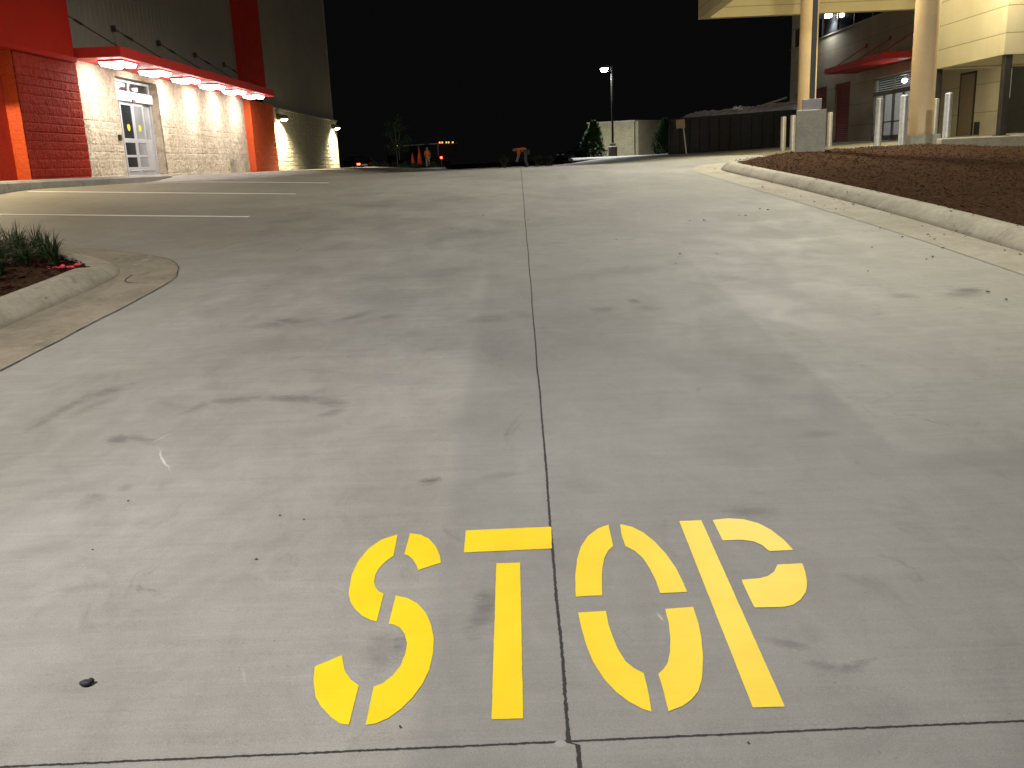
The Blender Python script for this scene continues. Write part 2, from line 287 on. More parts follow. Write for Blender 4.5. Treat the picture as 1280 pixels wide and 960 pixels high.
def panel_material(name, lo, hi, z0, step, ystep=0):
    """smooth coated wall panels with recessed horizontal joints (and optional vertical ones)"""
    t = NT(name); X, Y, Z = t.sep()
    a = t.noise(.7, 4, .6); b = t.noise(30, 3)
    col = t.mix(t.mapr(t.math('ADD', t.math('MULTIPLY', a, .7), t.math('MULTIPLY', b, .3)), .35, .65), lo, hi)
    fz = t.math('ABSOLUTE', t.math('SUBTRACT', t.math('FRACT', t.math('DIVIDE', t.math('SUBTRACT', Z, z0), step)), .5))
    g = t.mapr(fz, .5-.016/step, .5-.010/step, 0, 1)
    if ystep:
        fy = t.math('ABSOLUTE', t.math('SUBTRACT', t.math('FRACT', t.math('DIVIDE', Y, ystep)), .5))
        g = t.math('MAXIMUM', g, t.mapr(fy, .5-.012/ystep, .5-.007/ystep, 0, 1))
    drip = t.mapr(t.noise(1.2, 4, .7, stretch=(3,3,.25)), .55, .8, 0, .18)
    col = t.mix(drip, col, tuple(c*.6 for c in lo))
    col = t.mix(t.math('MULTIPLY', g, .6), col, tuple(c*.3 for c in lo))
    t.bump(t.math('SUBTRACT', t.math('MULTIPLY', b, .15), g), .5, .012)
    return t.done(col, .75, 0, .25)

M = {}
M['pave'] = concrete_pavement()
M['gutter'] = concrete('gutter_concrete', (.25,.225,.165), (.365,.335,.26), 1.6)
M['gutter_dusty'] = concrete('dusty_gutter_concrete', (.19,.165,.115), (.30,.27,.20), 1.9)
M['kerb'] = concrete('kerb_concrete', (.25,.225,.165), (.38,.35,.27), 2.2, bump=.18, joints=3.05)
M['walk'] = concrete('sidewalk_concrete', (.30,.285,.25), (.43,.41,.37), 1.2)
M['footing'] = concrete('footing_concrete', (.25,.24,.205), (.38,.365,.315), 2.5)
M['joint'] = simple('joint_filler', (.045,.038,.03), .9, var=.4, scale=30)
M['soil'] = simple('dark_soil', (.02,.018,.015), .95, var=.3, scale=1, bump=.5, bscale=20)
M['yellow'] = None
def paint(name, lo, hi, worn=.0):
    t = NT(name); a = t.noise(5, 3); b = t.noise(34, 2, .6, stretch=(.03,3.2,1)); g = t.noise(330, 2, .7)
    col = t.mix(t.mapr(t.math('ADD', t.math('MULTIPLY', a, .85), t.math('MULTIPLY', b, .15)), .3, .7), lo, hi)
    w = t.mapr(t.math('ADD', t.math('MULTIPLY', g, .5), t.math('MULTIPLY', t.noise(60, 3, .8), .5)), .58, .72, 0, worn)
    col = t.mix(w, col, (.25,.24,.2))
    t.bump(t.math('ADD', t.math('MULTIPLY', g, .5), t.math('MULTIPLY', b, .5)), .12, .002)
    return t.done(col, .5, 0, .4)
M['yellow'] = paint('yellow_paint', (.76,.545,.009), (.82,.60,.014), .34)
M['white_line'] = paint('white_paint', (.76,.76,.72), (.86,.86,.82), .2)
M['cream_block'] = block_material('cream_split_block', (.33,.26,.175), (.70,.62,.48), bs=11)
M['dim_red_block'] = block_material('dim_red_split_block', (.27,.019,.009), (.39,.034,.015), .12, .75)  # darker copy of the pier's red paint, shade put into the colour
M['grey_block'] = block_material('buff_split_block', (.36,.33,.24), (.52,.48,.37))
M['lit_red_block'] = block_material('lit_red_split_block', (.50,.065,.012), (.66,.10,.02), .3, .6)  # brighter copy of the same red paint, lamplight put into the colour
M['red_panel'] = simple('red_wall_panel', (.46,.022,.010), .75, var=.08, scale=.6, spec=.15)
M['red_metal'] = simple('red_painted_metal', (.62,.04,.03), .5, var=.08, scale=2, spec=.3)
M['siding'] = simple('grey_ribbed_siding', (.29,.265,.22), .5, var=.07, scale=.5)
M['trim'] = simple('cap_flashing', (.32,.30,.25), .5, var=.1)
M['alum'] = simple('brushed_aluminium', (.56,.56,.58), .38, .35, var=.06, scale=3)
M['dark_metal'] = simple('dark_bronze_metal', (.035,.032,.03), .45, .3, var=.2)
M['cable'] = simple('steel_rod', (.07,.055,.045), .5, .5)
M['galv'] = simple('galvanised_steel', (.50,.50,.48), .42, .55, var=.14, scale=9)
M['pole'] = simple('bronze_pole_paint', (.018,.017,.016), .4, .2, var=.15)
M['pole_light'] = simple('grey_pole_paint', (.2,.195,.19), .4, .2, var=.15)
M['column'] = simple('buff_column_coating', (.62,.47,.29), .7, var=.07, scale=1.5, bump=.15, bscale=120)
M['fascia'] = panel_material('canopy_fascia', (.52,.46,.28), (.61,.54,.345), .3, 1.4, 3.0)
M['box_panel'] = panel_material('buff_wall_panel', (.47,.43,.295), (.54,.50,.36), 3.57, .628)
M['wall_panel'] = panel_material('grey_buff_wall', (.43,.385,.28), (.51,.465,.35), 1.75, .98, 0)
M['rollup'] = simple('red_rollup_slats', (.30,.03,.016), .45, var=.1, scale=3)
M['brown_door'] = simple('brown_steel_door', (.22,.175,.12), .55, var=.08)
M['dumpster'] = simple('black_container_paint', (.009,.0105,.0145), .55, .1, var=.5, scale=3, bump=.2, bscale=14)
M['rust'] = simple('rusty_steel', (.10,.05,.03), .8, var=.4)
M['debris'] = simple('grey_plastic_sheet', (.34,.33,.36), .55, var=.3, scale=4)
M['wood'] = simple('raw_lumber', (.30,.27,.23), .8, var=.2, scale=8)
M['tan_sign'] = simple('tan_board', (.34,.24,.14), .7, var=.15)
M['bark'] = simple('bark', (.10,.085,.065), .9, var=.3, scale=10, bump=.6, bscale=30, bdist=.01)
M['mulch'] = simple('shredded_mulch', (.055,.032,.019), .95, var=.5, scale=25, bump=.8, bscale=60, bdist=.02, spec=0)
def random_tint(name, lo, hi, rough=.8, spec=.25):
    t = NT(name); g = t.n('ShaderNodeNewGeometry')
    ra = t.n('ShaderNodeValToRGB'); t.link(g.outputs['Random Per Island'], ra.inputs[0])
    ra.color_ramp.elements[0].color = (*lo, 1); ra.color_ramp.elements[1].color = (*hi, 1)
    nz = t.noise(40, 3); col = t.mix(t.mapr(nz, .3, .7, 0, .5), ra.outputs[0], tuple(c*.5 for c in lo))
    return t.done(col, rough, 0, spec)
M['chips'] = random_tint('mulch_chips', (.036,.020,.011), (.092,.055,.032), .95, 0)
M['red_mulch'] = random_tint('dark_red_mulch_chips', (.020,.007,.005), (.07,.025,.016), .9, 0)
M['blade'] = random_tint('grass_blades', (.012,.028,.008), (.05,.085,.03), .55)
M['needles'] = random_tint('evergreen_needles', (.02,.045,.018), (.05,.085,.036), .9, .05)
M['leaves'] = random_tint('tree_leaves', (.025,.045,.015), (.07,.10,.04), .6)
M['dead_leaf'] = random_tint('dead_leaf', (.04,.028,.016), (.12,.09,.05), .85)
M['black_bit'] = simple('black_rubber_scrap', (.02,.02,.02), .7)
M['pink'] = simple('pink_flagging', (.75,.06,.10), .6, var=.2, scale=40)
M['tyre'] = simple('tyre_rubber', (.02,.02,.02), .8)
M['rim'] = simple('wheel_rim', (.06,.06,.06), .5, .3)
M['car'] = simple('dark_car_paint', (.005,.0055,.0065), .5, .0, spec=.12)
M['truck_box'] = simple('dark_truck_box', (.02,.02,.021), .5, var=.2)
M['truck_rail'] = simple('pale_truck_rail', (.32,.31,.29), .5)
M['skin'] = simple('skin', (.42,.26,.18), .6, var=.06)
M['orange_cloth'] = simple('hi_vis_orange_cloth', (.85,.17,.03), .8, var=.1, scale=12)
M['khaki'] = simple('khaki_trousers', (.30,.30,.20), .85, var=.12)
M['jeans'] = simple('blue_grey_jeans', (.10,.11,.13), .85, var=.15)
M['hair'] = simple('grey_cap', (.25,.25,.24), .8)
M['cone'] = simple('orange_cone_plastic', (.85,.10,.02), .5, var=.06)
M['boot'] = simple('dark_boots', (.04,.03,.025), .7)
M['sticker'] = simple('yellow_sticker', (.80,.62,.03), .5, var=.05)
def glass(name, col=(.02,.022,.024), rough=.06, alpha=None):
    t = NT(name); t.b.inputs['Specular IOR Level'].default_value = .6
    return t.done(t.mix(t.mapr(t.noise(1.5,3),.3,.7), col, tuple(c*1.6 for c in col)), rough)
M['glass'] = glass('dark_glass')
M['grey_glass'] = glass('grey_glass', (.20,.205,.21), .25)
M['clear'] = None
def clear_glass():
    t = NT('shop_glass'); tr = t.n('ShaderNodeBsdfTransparent'); tr.inputs[0].default_value = (.82,.86,.85,1)
    gl = t.n('ShaderNodeBsdfGlossy'); gl.inputs['Roughness'].default_value = .03
    fr = t.n('ShaderNodeFresnel'); fr.inputs[0].default_value = 1.5
    mx = t.n('ShaderNodeMixShader'); t.link(t.math('MULTIPLY', fr.outputs[0], .6), mx.inputs[0]); t.link(tr.outputs[0], mx.inputs[1]); t.link(gl.outputs[0], mx.inputs[2])
    t.link(mx.outputs[0], t.t.nodes['Material Output'].inputs[0]); return t.mat
M['clear'] = clear_glass()
M['inside'] = simple('white_interior_wall', (.62,.63,.62), .8, var=.05)
M['blind_slats'] = simple('dark_slats', (.08,.08,.075), .7)
M['lamp_white'] = emit('lamp_white', (1,.97,.92), 80)
M['tube'] = emit('canopy_tube', (1,.96,.92), 14)
M['pack_lens'] = emit('wall_pack_lens', (1,.93,.68), 45)
M['red_light'] = emit('red_tail_lamp', (1,.06,.02), 16)
M['amber_light'] = emit('amber_marker_lamp', (1,.62,.12), 9)
M['down_lens'] = emit('warm_downlight', (1,.85,.55), 20)

# ------------------------------------------------------------------ ground, paving, kerbs
xs = [-300,-150,-80,-50,-40] + frange(-30, 40, 1.0) + [50,80,150,300]
ys = [-60,-30,-16] + frange(-12, 100, 1.0) + [110,130,170,230,320]
def far_ground(x, y):
    return terrain(max(-30,min(40,x)), max(-12,min(100,y))) - .22
vs, fs = grid_sheet(xs, ys, far_ground)
struct(MB().add(vs, fs).build('ground', M['soil'], recalc=False))
vs, fs = grid_sheet(frange(-30, 36, .5), frange(-10, 63, .5), terrain)
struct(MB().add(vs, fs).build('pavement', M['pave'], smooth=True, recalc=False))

def cum(path):
    d = [0]
    for a, b in zip(path, path[1:]): d.append(d[-1] + math.hypot(b[0]-a[0], b[1]-a[1]))
    return d
def resample(path, step):
    """Catmull-Rom through the points, then even steps"""
    P = [Vector((2*path[0][0]-path[1][0], 2*path[0][1]-path[1][1]))] + [Vector(p) for p in path] + [Vector((2*path[-1][0]-path[-2][0], 2*path[-1][1]-path[-2][1]))]
    out = []
    for i in range(1, len(P)-2):
        n = max(1, int(math.ceil((P[i+1]-P[i]).length/step)))
        for k in range(n):
            t = k/n
            out.append(.5*((2*P[i]) + (P[i+1]-P[i-1])*t + (2*P[i-1]-5*P[i]+4*P[i+1]-P[i+2])*t*t + (3*P[i]-P[i-1]-3*P[i+1]+P[i+2])*t**3))
    out.append(P[-2]); return out
def sweep(path, profile, zf, hscale=None, jitter=.002):
    """profile: (offset to the left of travel, height above terrain); one strip along path"""
    vs, fs = [], []; n = len(profile); N = len(path)
    for i, p in enumerate(path):
        a = path[max(0,i-1)]; b = path[min(N-1,i+1)]; d = (b-a).normalized(); nrm = Vector((-d.y, d.x))
        base = zf(p.x, p.y); k = hscale(i/(N-1), p) if hscale else 1
        for j, (o, h) in enumerate(profile):
            q = p + nrm*o; jz = jitter*(noise.noise((p.x*1.7, p.y*1.7, j*3.1)))
            vs.append((q.x, q.y, (zf(q.x,q.y) if h <= .005 else base) + (h*k if h > .005 else h) + (jz if h > .02 else 0)))
    for i in range(N-1):
        for j in range(n-1): fs.append((i*n+j, i*n+j+1, (i+1)*n+j+1, (i+1)*n+j))
    return vs, fs
# right kerb: travels north, planting on its right => offsets negative to the right
RK = resample([(4.72,-8),(4.72,0),(4.72,8.5),(4.72,11.6),(4.57,15.06),(4.34,18.2),(4.26,19.3),(4.42,20.05),(4.95,20.5),(5.8,20.6)], .25)
kerb_prof = [(0,-.03),(0,.012),(-.03,.055),(-.10,.115),(-.145,.142),(-.19,.152),(-.32,.152),(-.335,.145),(-.335,-.02)]
vs, fs = sweep(RK, kerb_prof, terrain)
struct(MB().add(vs, fs).build('kerb', M['kerb'], smooth=True))
RG = resample([(4.17,-8),(4.17,0),(4.17,7.5),(4.15,10.1),(4.03,13.1),(3.80,17.5),(3.72,19.2),(3.8,20.3),(4.3,21.05),(5.8,21.15)], .25)
def ribbon(A, B, h):
    n = 120; out = []
    def at(P, t):
        d = cum(P); s = t*d[-1]
        for i in range(len(P)-1):
            if d[i+1] >= s: 
                k = (s-d[i])/max(1e-6, d[i+1]-d[i]); return P[i].lerp(P[i+1], k)
        return P[-1]
    vs = []
    for i in range(n+1):
        a, b = at(A, i/n), at(B, i/n)
        for k in range(4):
            q = a.lerp(b, k/3); vs.append((q.x, q.y, terrain(q.x,q.y)+h))
    fs = [(i*4+k, i*4+k+1, (i+1)*4+k+1, (i+1)*4+k) for i in range(n) for k in range(3)]
    return vs, fs
vs, fs = ribbon(RG, RK, .004)
struct(MB().add(vs, fs).build('gutter', M['gutter'], smooth=True, recalc=False))
# left kerb, planting on the left
LK = resample([(-4.13,-8),(-4.13,0),(-4.13,7.0),(-4.12,8.6),(-4.22,9.45),(-4.62,10.15),(-5.35,10.72),(-6.4,11.1),(-8,11.3),(-11,11.4)], .2)
lk_prof = [(0,-.03),(0,.012),(.03,.055),(.09,.115),(.135,.142),(.18,.152),(.30,.152),(.315,.145),(.315,-.02)]
vs, fs = sweep(LK, lk_prof, terrain, lambda t, p: 1-.62*ss(p.y, 8.9, 9.7))
struct(MB().add(vs, fs).build('kerb', M['kerb'], smooth=True))
LG = resample([(-3.44,-8),(-3.44,0),(-3.44,5.74),(-3.44,8.54),(-3.59,9.42),(-3.86,10.07),(-4.2,10.5),(-4.75,10.88),(-5.6,11.2),(-8,11.55),(-11,11.65)], .2)
vs, fs = ribbon(LG, LK, .004)
struct(MB().add(vs, fs).build('gutter', M['gutter_dusty'], smooth=True, recalc=False))
jn = MB()
def seam(P, w, h):
    vs = []
    for p in P:
        k = .5 + .9*abs(noise.noise((p.x*4, p.y*4, 0))) + .4*noise.noise((p.x*21, p.y*21, 3))
        dx = .012*noise.noise((p.x*2.5, p.y*2.5, 5))
        vs += [(p.x-w*k+dx, p.y-w*k*.5, terrain(p.x,p.y)+h), (p.x+w*k+dx, p.y+w*k*.5, terrain(p.x,p.y)+h)]
    jn.add(vs, [(2*i,2*i+1,2*i+3,2*i+2) for i in range(len(P)-1)])
seam(resample([tuple(p) for p in LG if p.y > -1 and p.x > -5.2], .05), .0055, .008)
seam(resample([(-4.02,9.30),(-3.98,9.02),(-3.86,8.86),(-3.6,8.82),(-3.25,8.92)], .04), .009, .008)
struct(jn.build('pavement_joint', M['joint'], recalc=False))
# storefront sidewalk on the left
sw = MB()
sy = frange(8, 26.4, .4); vs = []
prof = lambda y: [(-11.6, 1.558), (-10.05, 1.555), (-9.95, 1.545), (-9.90, 1.50), (-9.885, 1.2)]
rows = [[(x, y, z) for x, z in prof(y)] for y in sy]
rows.append([(x, 26.55, z-.03) for x, z in prof(0)]); rows.append([(x-.02, 26.6, 1.2) for x, z in prof(0)])
for r in rows: vs += r
n = 5
sw.add(vs, [(i*n+j, i*n+j+1, (i+1)*n+j+1, (i+1)*n+j) for i in range(len(rows)-1) for j in range(n-1)])
struct(sw.build('sidewalk', M['walk'], recalc=False))
# raised walk and its retaining wall on the right
# retaining wall in front of the raised walk on the right
rt = MB(); rt.box((9.2,20.35,.7),(30,20.62,1.625))
tag(rt.build('retaining_wall', M['kerb'], bevel=.025), 'low concrete retaining wall holding back the walk behind the right mulch bed', 'wall')

# planting beds: a bumpy surface plus chips
def chip_bed(name, mat, surf, inside, area, n, big, extra_vs=None):
    m = MB(); k = 0
    x0, x1, y0, y1 = area
    while k < n:
        x = random.uniform(x0, x1); y = random.uniform(y0, y1)
        if not inside(x, y): continue
        k += 1
        L_ = random.uniform(.4, 1)*big; W = L_*random.uniform(.18, .45); T = L_*.12
        a = random.uniform(0, PI); t1 = random.uniform(-.5, .5); t2 = random.uniform(-.4, .4)
        mt = Matrix.Translation((x, y, surf(x,y)+random.uniform(.0,.02))) @ Matrix.Rotation(a,4,'Z') @ Matrix.Rotation(t1,4,'Y') @ Matrix.Rotation(t2,4,'X')
        vs = [mt @ Vector((sx*L_/2*(1 if sx>0 else .8), sy_*W/2, sz*T/2)) for sz in (-1,1) for sx, sy_ in ((-1,-1),(1,-.7),(1,.8),(-1,1))]
        m.add(vs, [(4,5,6,7),(0,1,5,4),(1,2,6,5),(2,3,7,6),(3,0,4,7)])
    return m
def rk_x(y):
    b = min(RK, key=lambda p: abs(p.y-y) + (0 if p.y < 20.06 else 50)); return b.x
def rsurf(x, y):
    e = x - rk_x(min(y, 19.9)) - .33
    h = .135 + .10*ss(e, 0, 1.5)*ss(y, 10, 18)*(1-.8*ss(x, 8.5, 10.5)) + .02*noise.noise((x*2.1,y*2.1,0)) + .012*noise.noise((x*7,y*7,4))
    base = .0593*y + (.04 if y>18 else 0)*ss(y,18,20)
    return min(base, 1.23) + h + .05*ss(x,5,9)*ss(y,17,20.3)*(1-ss(x,9,11))
def r_in(x, y):
    return rk_x(min(y,19.9))+.31 < x and y < 20.45 - (0 if x > 5.3 else (5.3-x)*.6) and not (x > 9.1 and y > 20.33)
bx = frange(0, 16, .13); by = frange(-4, 20.5, .13); vs = []
for y in by:
    left = rk_x(min(y,19.9))+.31 + max(0, (y-19.5))*.9
    for u in bx: x = left + u; vs.append((x, y, rsurf(x,y)))
nn = len(bx)
m = chip_bed('c', None, rsurf, r_in, (4.5, 13.5, 6, 20.5), 16000, .055)
sp = chip_bed('c', None, lambda x, y: terrain(x,y)+(.158 if x > rk_x(y)+.17 else .10 if x > rk_x(y)+.06 else .012), lambda x, y: random.random() < max(0, (x-rk_x(y)+.45))**2/.6 and x < rk_x(y)+.34, (3.8, 5.1, 6, 19.5), 120, .04)
o_ = len(m.v); m.v += sp.v; m.f += [tuple(i+o_ for i in f) for f in sp.f]
m.m = [1]*len(m.f)
m.add(vs, [(j*nn+i,j*nn+i+1,(j+1)*nn+i+1,(j+1)*nn+i) for j in range(len(by)-1) for i in range(nn-1)], 0)
tag(m.build('mulch_bed', [M['mulch'], M['chips']], recalc=False), 'brown shredded mulch filling the right planting bed', 'mulch', kind='stuff')
def lk_x(y):
    b = min([p for p in LK], key=lambda p: abs(p.y-y)); return b.x
def lsurf(x, y):
    k = 1-.62*ss(y, 8.9, 9.7)
    e = lk_x(min(y,11.3)) - .3 - x
    return terrain(-4.3, y) + .135*k + .12*ss(e, 0, 1.6) + .02*noise.noise((x*2.1,y*2.1,9)) + .01*noise.noise((x*7,y*7,4))
def l_in(x, y): return x < lk_x(y) - .29 and y < 11.25
by = frange(-3, 11.2, .12); bx = frange(0, 8, .12); vs = []
for y in by:
    left = lk_x(y) - .29
    for u in bx: x = left - u; vs.append((x, y, lsurf(x,y)))
nn = len(bx)
m = chip_bed('c', None, lsurf, l_in, (-9, -4.3, 5.5, 11.2), 3800, .07); m.m = [1]*len(m.f)
m.add(vs, [(j*nn+i,(j+1)*nn+i,(j+1)*nn+i+1,j*nn+i+1) for j in range(len(by)-1) for i in range(nn-1)], 0)
tag(m.build('mulch_bed', [M['mulch'], M['red_mulch']], recalc=False), 'dark red mulch filling the left kerbed island', 'mulch', kind='stuff')

# ------------------------------------------------------------------ markings
mk = thing('road_marking', 'yellow stencilled STOP lettering painted on the concrete lane', 'road marking', (0, 2.6, .0593*2.6))
for ch, label in (('S','yellow letter S, first of the word STOP'),('T','yellow letter T beside the dark lane joint'),('O','yellow letter O just right of the dark lane joint'),('P','yellow letter P, last of the word STOP')):
    b = bmesh.new()
    for poly in LETTERS[ch]:
        # gentle unevenness of a stencilled edge
        fine = []
        for (ax, ay), (bx_, by_) in zip(poly, poly[1:]+poly[:1]):
            n = max(1, int(math.hypot(bx_-ax, by_-ay)/.02))
            for q in range(n):
                x = ax+(bx_-ax)*q/n; y = ay+(by_-ay)*q/n
                fine.append((x + .0010*noise.noise((x*60,y*60,1)), y + .0014*noise.noise((x*60,y*60,7))))
        b.faces.new([b.verts.new((x, y-2.6, .0593*(y-2.6)+.002)) for x, y in fine])
    bmesh.ops.recalc_face_normals(b, faces=b.faces)
    if sum(f.normal.z for f in b.faces) < 0: bmesh.ops.reverse_faces(b, faces=b.faces)
    me = bpy.data.meshes.new('letter'); b.to_mesh(me); b.free(); me.materials.append(M['yellow'])
    o = bpy.data.objects.new('letter', me); C.objects.link(o); o.parent = mk; o['label'] = label
for (yy, xr, lab) in ((14.38,-4.24,'nearest and longest-looking white parking line on the left'), (18.03,-4.36,'middle white parking line on the left'), (20.6,-4.22,'faintest white parking line, closest to the lit shopfront')):
    q = frange(-9.6 if yy > 15 else -11, xr, .25); vs = []
    for x in q:
        for d in (-.065, .065): vs.append((x, yy+d+.004*noise.noise((x*9,yy,d)), terrain(x,yy+d)+.005))
    o = MB().add(vs, [(2*i,2*i+2,2*i+3,2*i+1) for i in range(len(q)-1)]).build('parking_line', M['white_line'], recalc=False)
    tag(o, lab, 'parking line', 'white parking bay lines on the left lot')
# ------------------------------------------------------------------ storage building on the left
def block_skin(y0, y1, z0, z1, x, step, depth, holes=(), bw=.4, bh=.2, flip=1, face='x', gy=.12, gzz=.35):
    """split-face block: a displaced sheet; every block has its own bulge, mortar lines are recessed"""
    ys = frange(y0, y1, step); zs = frange(z0, z1, step*.8)
    vs = []; 
    for z in zs:
        row = math.floor((z-z0)/bh); v = (z-z0)/bh - row
        for y in ys:
            u = (y-y0)/bw + (.5 if row % 2 else 0); cu = math.floor(u); u -= cu
            gu = min(1, min(u, 1-u)*bw/.02); gv = min(1, min(v, 1-v)*bh/.022)
            r = .7*noise.noise((y*7+x*3, z*6, row*.1)) + .8*noise.noise((y*19, z*15, x)) + .6*noise.noise((y*43, z*34, 2))
            tone = noise.noise((cu*3.7, row*5.1, x))
            d = depth*.5 + depth*.6*r + depth*.2*tone - (1-gu)*depth*gy - (1-gv)*depth*gzz
            vs.append((x + d, y, z) if face == 'x' else (y, x - d, z))
    n = len(ys); fs = []
    for j in range(len(zs)-1):
        for i in range(n-1):
            cy = (ys[i]+ys[i+1])/2; cz = (zs[j]+zs[j+1])/2
            if any(a < cy < b and c < cz < d for a, b, c, d in holes): continue
            q = (j*n+i, j*n+i+1, (j+1)*n+i+1, (j+1)*n+i)
            fs.append(q if face == 'x' else q)
    return vs, fs
B = thing('storage_building', 'tall grey ribbed storage building with red tower and lit red canopy over its doors', 'building', (-11.1, 38, 1.5))
def part(m, name, mat, parent=B, **k): 
    root = (-11.1, 38, 1.5)
    m.v = [(a-root[0], b-root[1], c-root[2]) for a, b, c in m.v]
    return m.build(name, mat, parent, **k)
XF = -11.1
# lower walls
m = MB(); vs, fs = block_skin(23.45, 38.6, 1.4, 4.50, XF-.02, .04, .028, [(26.35, 29.4, 0, 4.28)])
m.add(vs, fs); 
m.box((-11.62,29.4,1.4),(XF-.035,29.75,4.30)); m.box((-11.62,26.0,1.4),(XF-.035,26.35,4.30)); m.box((-11.62,26.36,4.285),(XF-.035,29.39,4.36))
o = part(m, 'wall', M['cream_block'], recalc=False); o['label'] = 'cream split-face block wall under the lit canopy'
m = MB(); vs, fs = block_skin(42.02, 57.6, 1.3, 4.27, XF+.0, .05, .045)
m.add(vs, fs); m.box((-14,57.62,1.3),(XF+.02,57.8,4.27)); m.box((XF-.28,42.0,4.272),(XF+.10,57.85,4.335))
o = part(m, 'wall', M['grey_block'], recalc=False); o['label'] = 'buff split-face block wall with two wall lamps'
m = MB()
m.box((-11.5,6,1.4),(-11.16,19.84,4.34))
o = part(m, 'wall', M['cream_block']); o['label'] = 'cream wall left of the red pier'
# piers
m = MB(); vs, fs = block_skin(20.6, 23.52, 1.4, 4.33, -10.83, .035, .022, gy=.05, gzz=1.0); m.add(vs, fs)
m.box((-11.5,20.6,1.4),(-10.845,23.50,4.33))
o = part(m, 'pier', M['dim_red_block'], recalc=False); o['label'] = 'wide dark red split-face block pier beside the doors'
m = MB(); vs, fs = block_skin(-11.25, -10.83, 1.4, 4.33, 20.585, .035, .012, face='y'); m.add(vs, fs)
part(m, 'pier_end', M['lit_red_block'], recalc=False)
m = MB(); m.box((-11.6,19.85,1.4),(-11.14,20.62,4.33)); part(m, 'pier', M['dim_red_block'])
m = MB(); vs, fs = block_skin(38.5, 42.0, 1.35, 4.37, -10.82, .05, .026); m.add(vs, fs)
vs, fs = block_skin(-11.25, -10.82, 1.35, 4.37, 38.49, .04, .012, face='y'); m.add(vs, fs)
m.box((-11.5,38.5,1.35),(-10.84,41.99,4.36))
o = part(m, 'pilaster', M['lit_red_block'], recalc=False); o['label'] = 'narrow orange red block pilaster at the far end of the canopy'
# tower and upper strip
m = MB(); m.box((-12,4,4.36),(-10.72,23.3,14)); m.box((-12,4,4.30),(-10.69,23.33,4.42)); o = part(m, 'tower', M['red_panel'], bevel=.01)
m = MB(); m.box((-11.5,38.35,4.62),(-10.95,41.75,14)); o = part(m, 'upper_strip', M['red_panel'], bevel=.01)
# ribbed siding: a real trapezoid profile
def siding(y0, y1):
    y = y0; p = []
    while y < y1:
        p += [(y, 0), (y+.19, 0), (y+.215, .008), (y+.275, .008), (y+.30, 0)]; y += .305
    m = MB(); vs = []
    zs = [4.33, 14]
    for z in zs: vs += [(-11.17+d, yy, z) for yy, d in p]
    n = len(p); m.add(vs, [(i, i+1, n+i+1, n+i) for i in range(n-1)])
    return m
m = siding(23.2, 38.3); m2 = siding(41.8, 57.1); m.add(m2.v, m2.f)
m.box((-30,57.1,1.3),(-11.12,57.24,14)); part(m, 'upper_wall', M['siding'], recalc=False)
# canopy
m = MB()
x0, x1, y0, y1, zb, zt = -11.08, -9.62, 23.36, 37.75, 4.40, 4.64
m.box((x0,y0,zb+.05),(x1-.012,y1-.012,zt-.03))
m.box((x1-.01,y0-.012,zb),(x1+.015,y1+.012,zt)); m.box((x0,y1-.01,zb),(x1-.012,y1+.012,zt)); m.box((x0,y0-.012,zb),(x1-.012,y0+.01,zt))
cn = part(m, 'canopy', M['red_metal'])
cn['label'] = 'flat red metal canopy hung on rods over the doors'
for k in range(6):
    yy = 24.75 + 2.48*k
    m = MB(); m.box((-10.60,yy-.47,4.405),(-9.98,yy+.47,4.448)); f = part(m, 'canopy_light', M['red_metal'], cn)
    m = MB()
    for xx, hw in ((-10.45,.15), (-10.10,.13)): 
        m.prism([(xx-hw,4.404),(xx+hw,4.404),(xx+hw*.6,4.31),(xx-hw*.6,4.31)], 1, yy-.44, yy+.44)
    part(m, 'light_tube', M['tube'], f)
    lamp('AREA', 'canopy_lamp', f, (-10.29+11.1, yy-38, 4.28-1.5), 82, (1,.945,.88), .45, (-.42,0,-.9), sy=1.1)
for yy in (23.75, 26.75, 30.0, 33.3, 36.5):
    m = MB(); m.cyl((-11.1,yy,5.55),(-9.72,yy,4.62),.014,n=8); m.box((-11.14,yy-.05,5.47),(-11.05,yy+.05,5.63)); m.box((-9.80,yy-.03,4.60),(-9.70,yy+.03,4.68))
    m.cyl((-10.80,yy,5.348),(-10.62,yy,5.227),.03,n=8)
    part(m, 'hanger_rod', M['cable'], cn)
# doors
XD = -11.42
d0, d1, z0 = 26.36, 29.39, 1.52
m = MB()
m.box((XD-.05,d0,z0),(XD+.06,d0+.07,4.275)); m.box((XD-.05,d1-.07,z0),(XD+.06,d1,4.275)); m.box((XD-.05,d0+.07,4.20),(XD+.06,d1-.07,4.275))
m.box((XD-.04,27.83,3.94),(XD+.05,27.90,4.20)); m.box((XD-.05,d0+.07,3.66),(XD+.16,d1-.07,3.94))
dr = part(m, 'door_frame', M['alum'], bevel=.006); dr['label'] = 'aluminium storefront frame with sliding doors'
m = MB(); m.box((XD-.005,d0+.07,3.94),(XD+.005,27.83,4.2)); m.box((XD-.005,27.90,3.94),(XD+.005,d1-.07,4.2)); part(m, 'transom_glass', M['glass'], dr)
m = MB(); m.box((XD+.161,27.72,3.64),(XD+.19,27.92,3.72)); part(m, 'door_sensor', M['dark_metal'], dr)
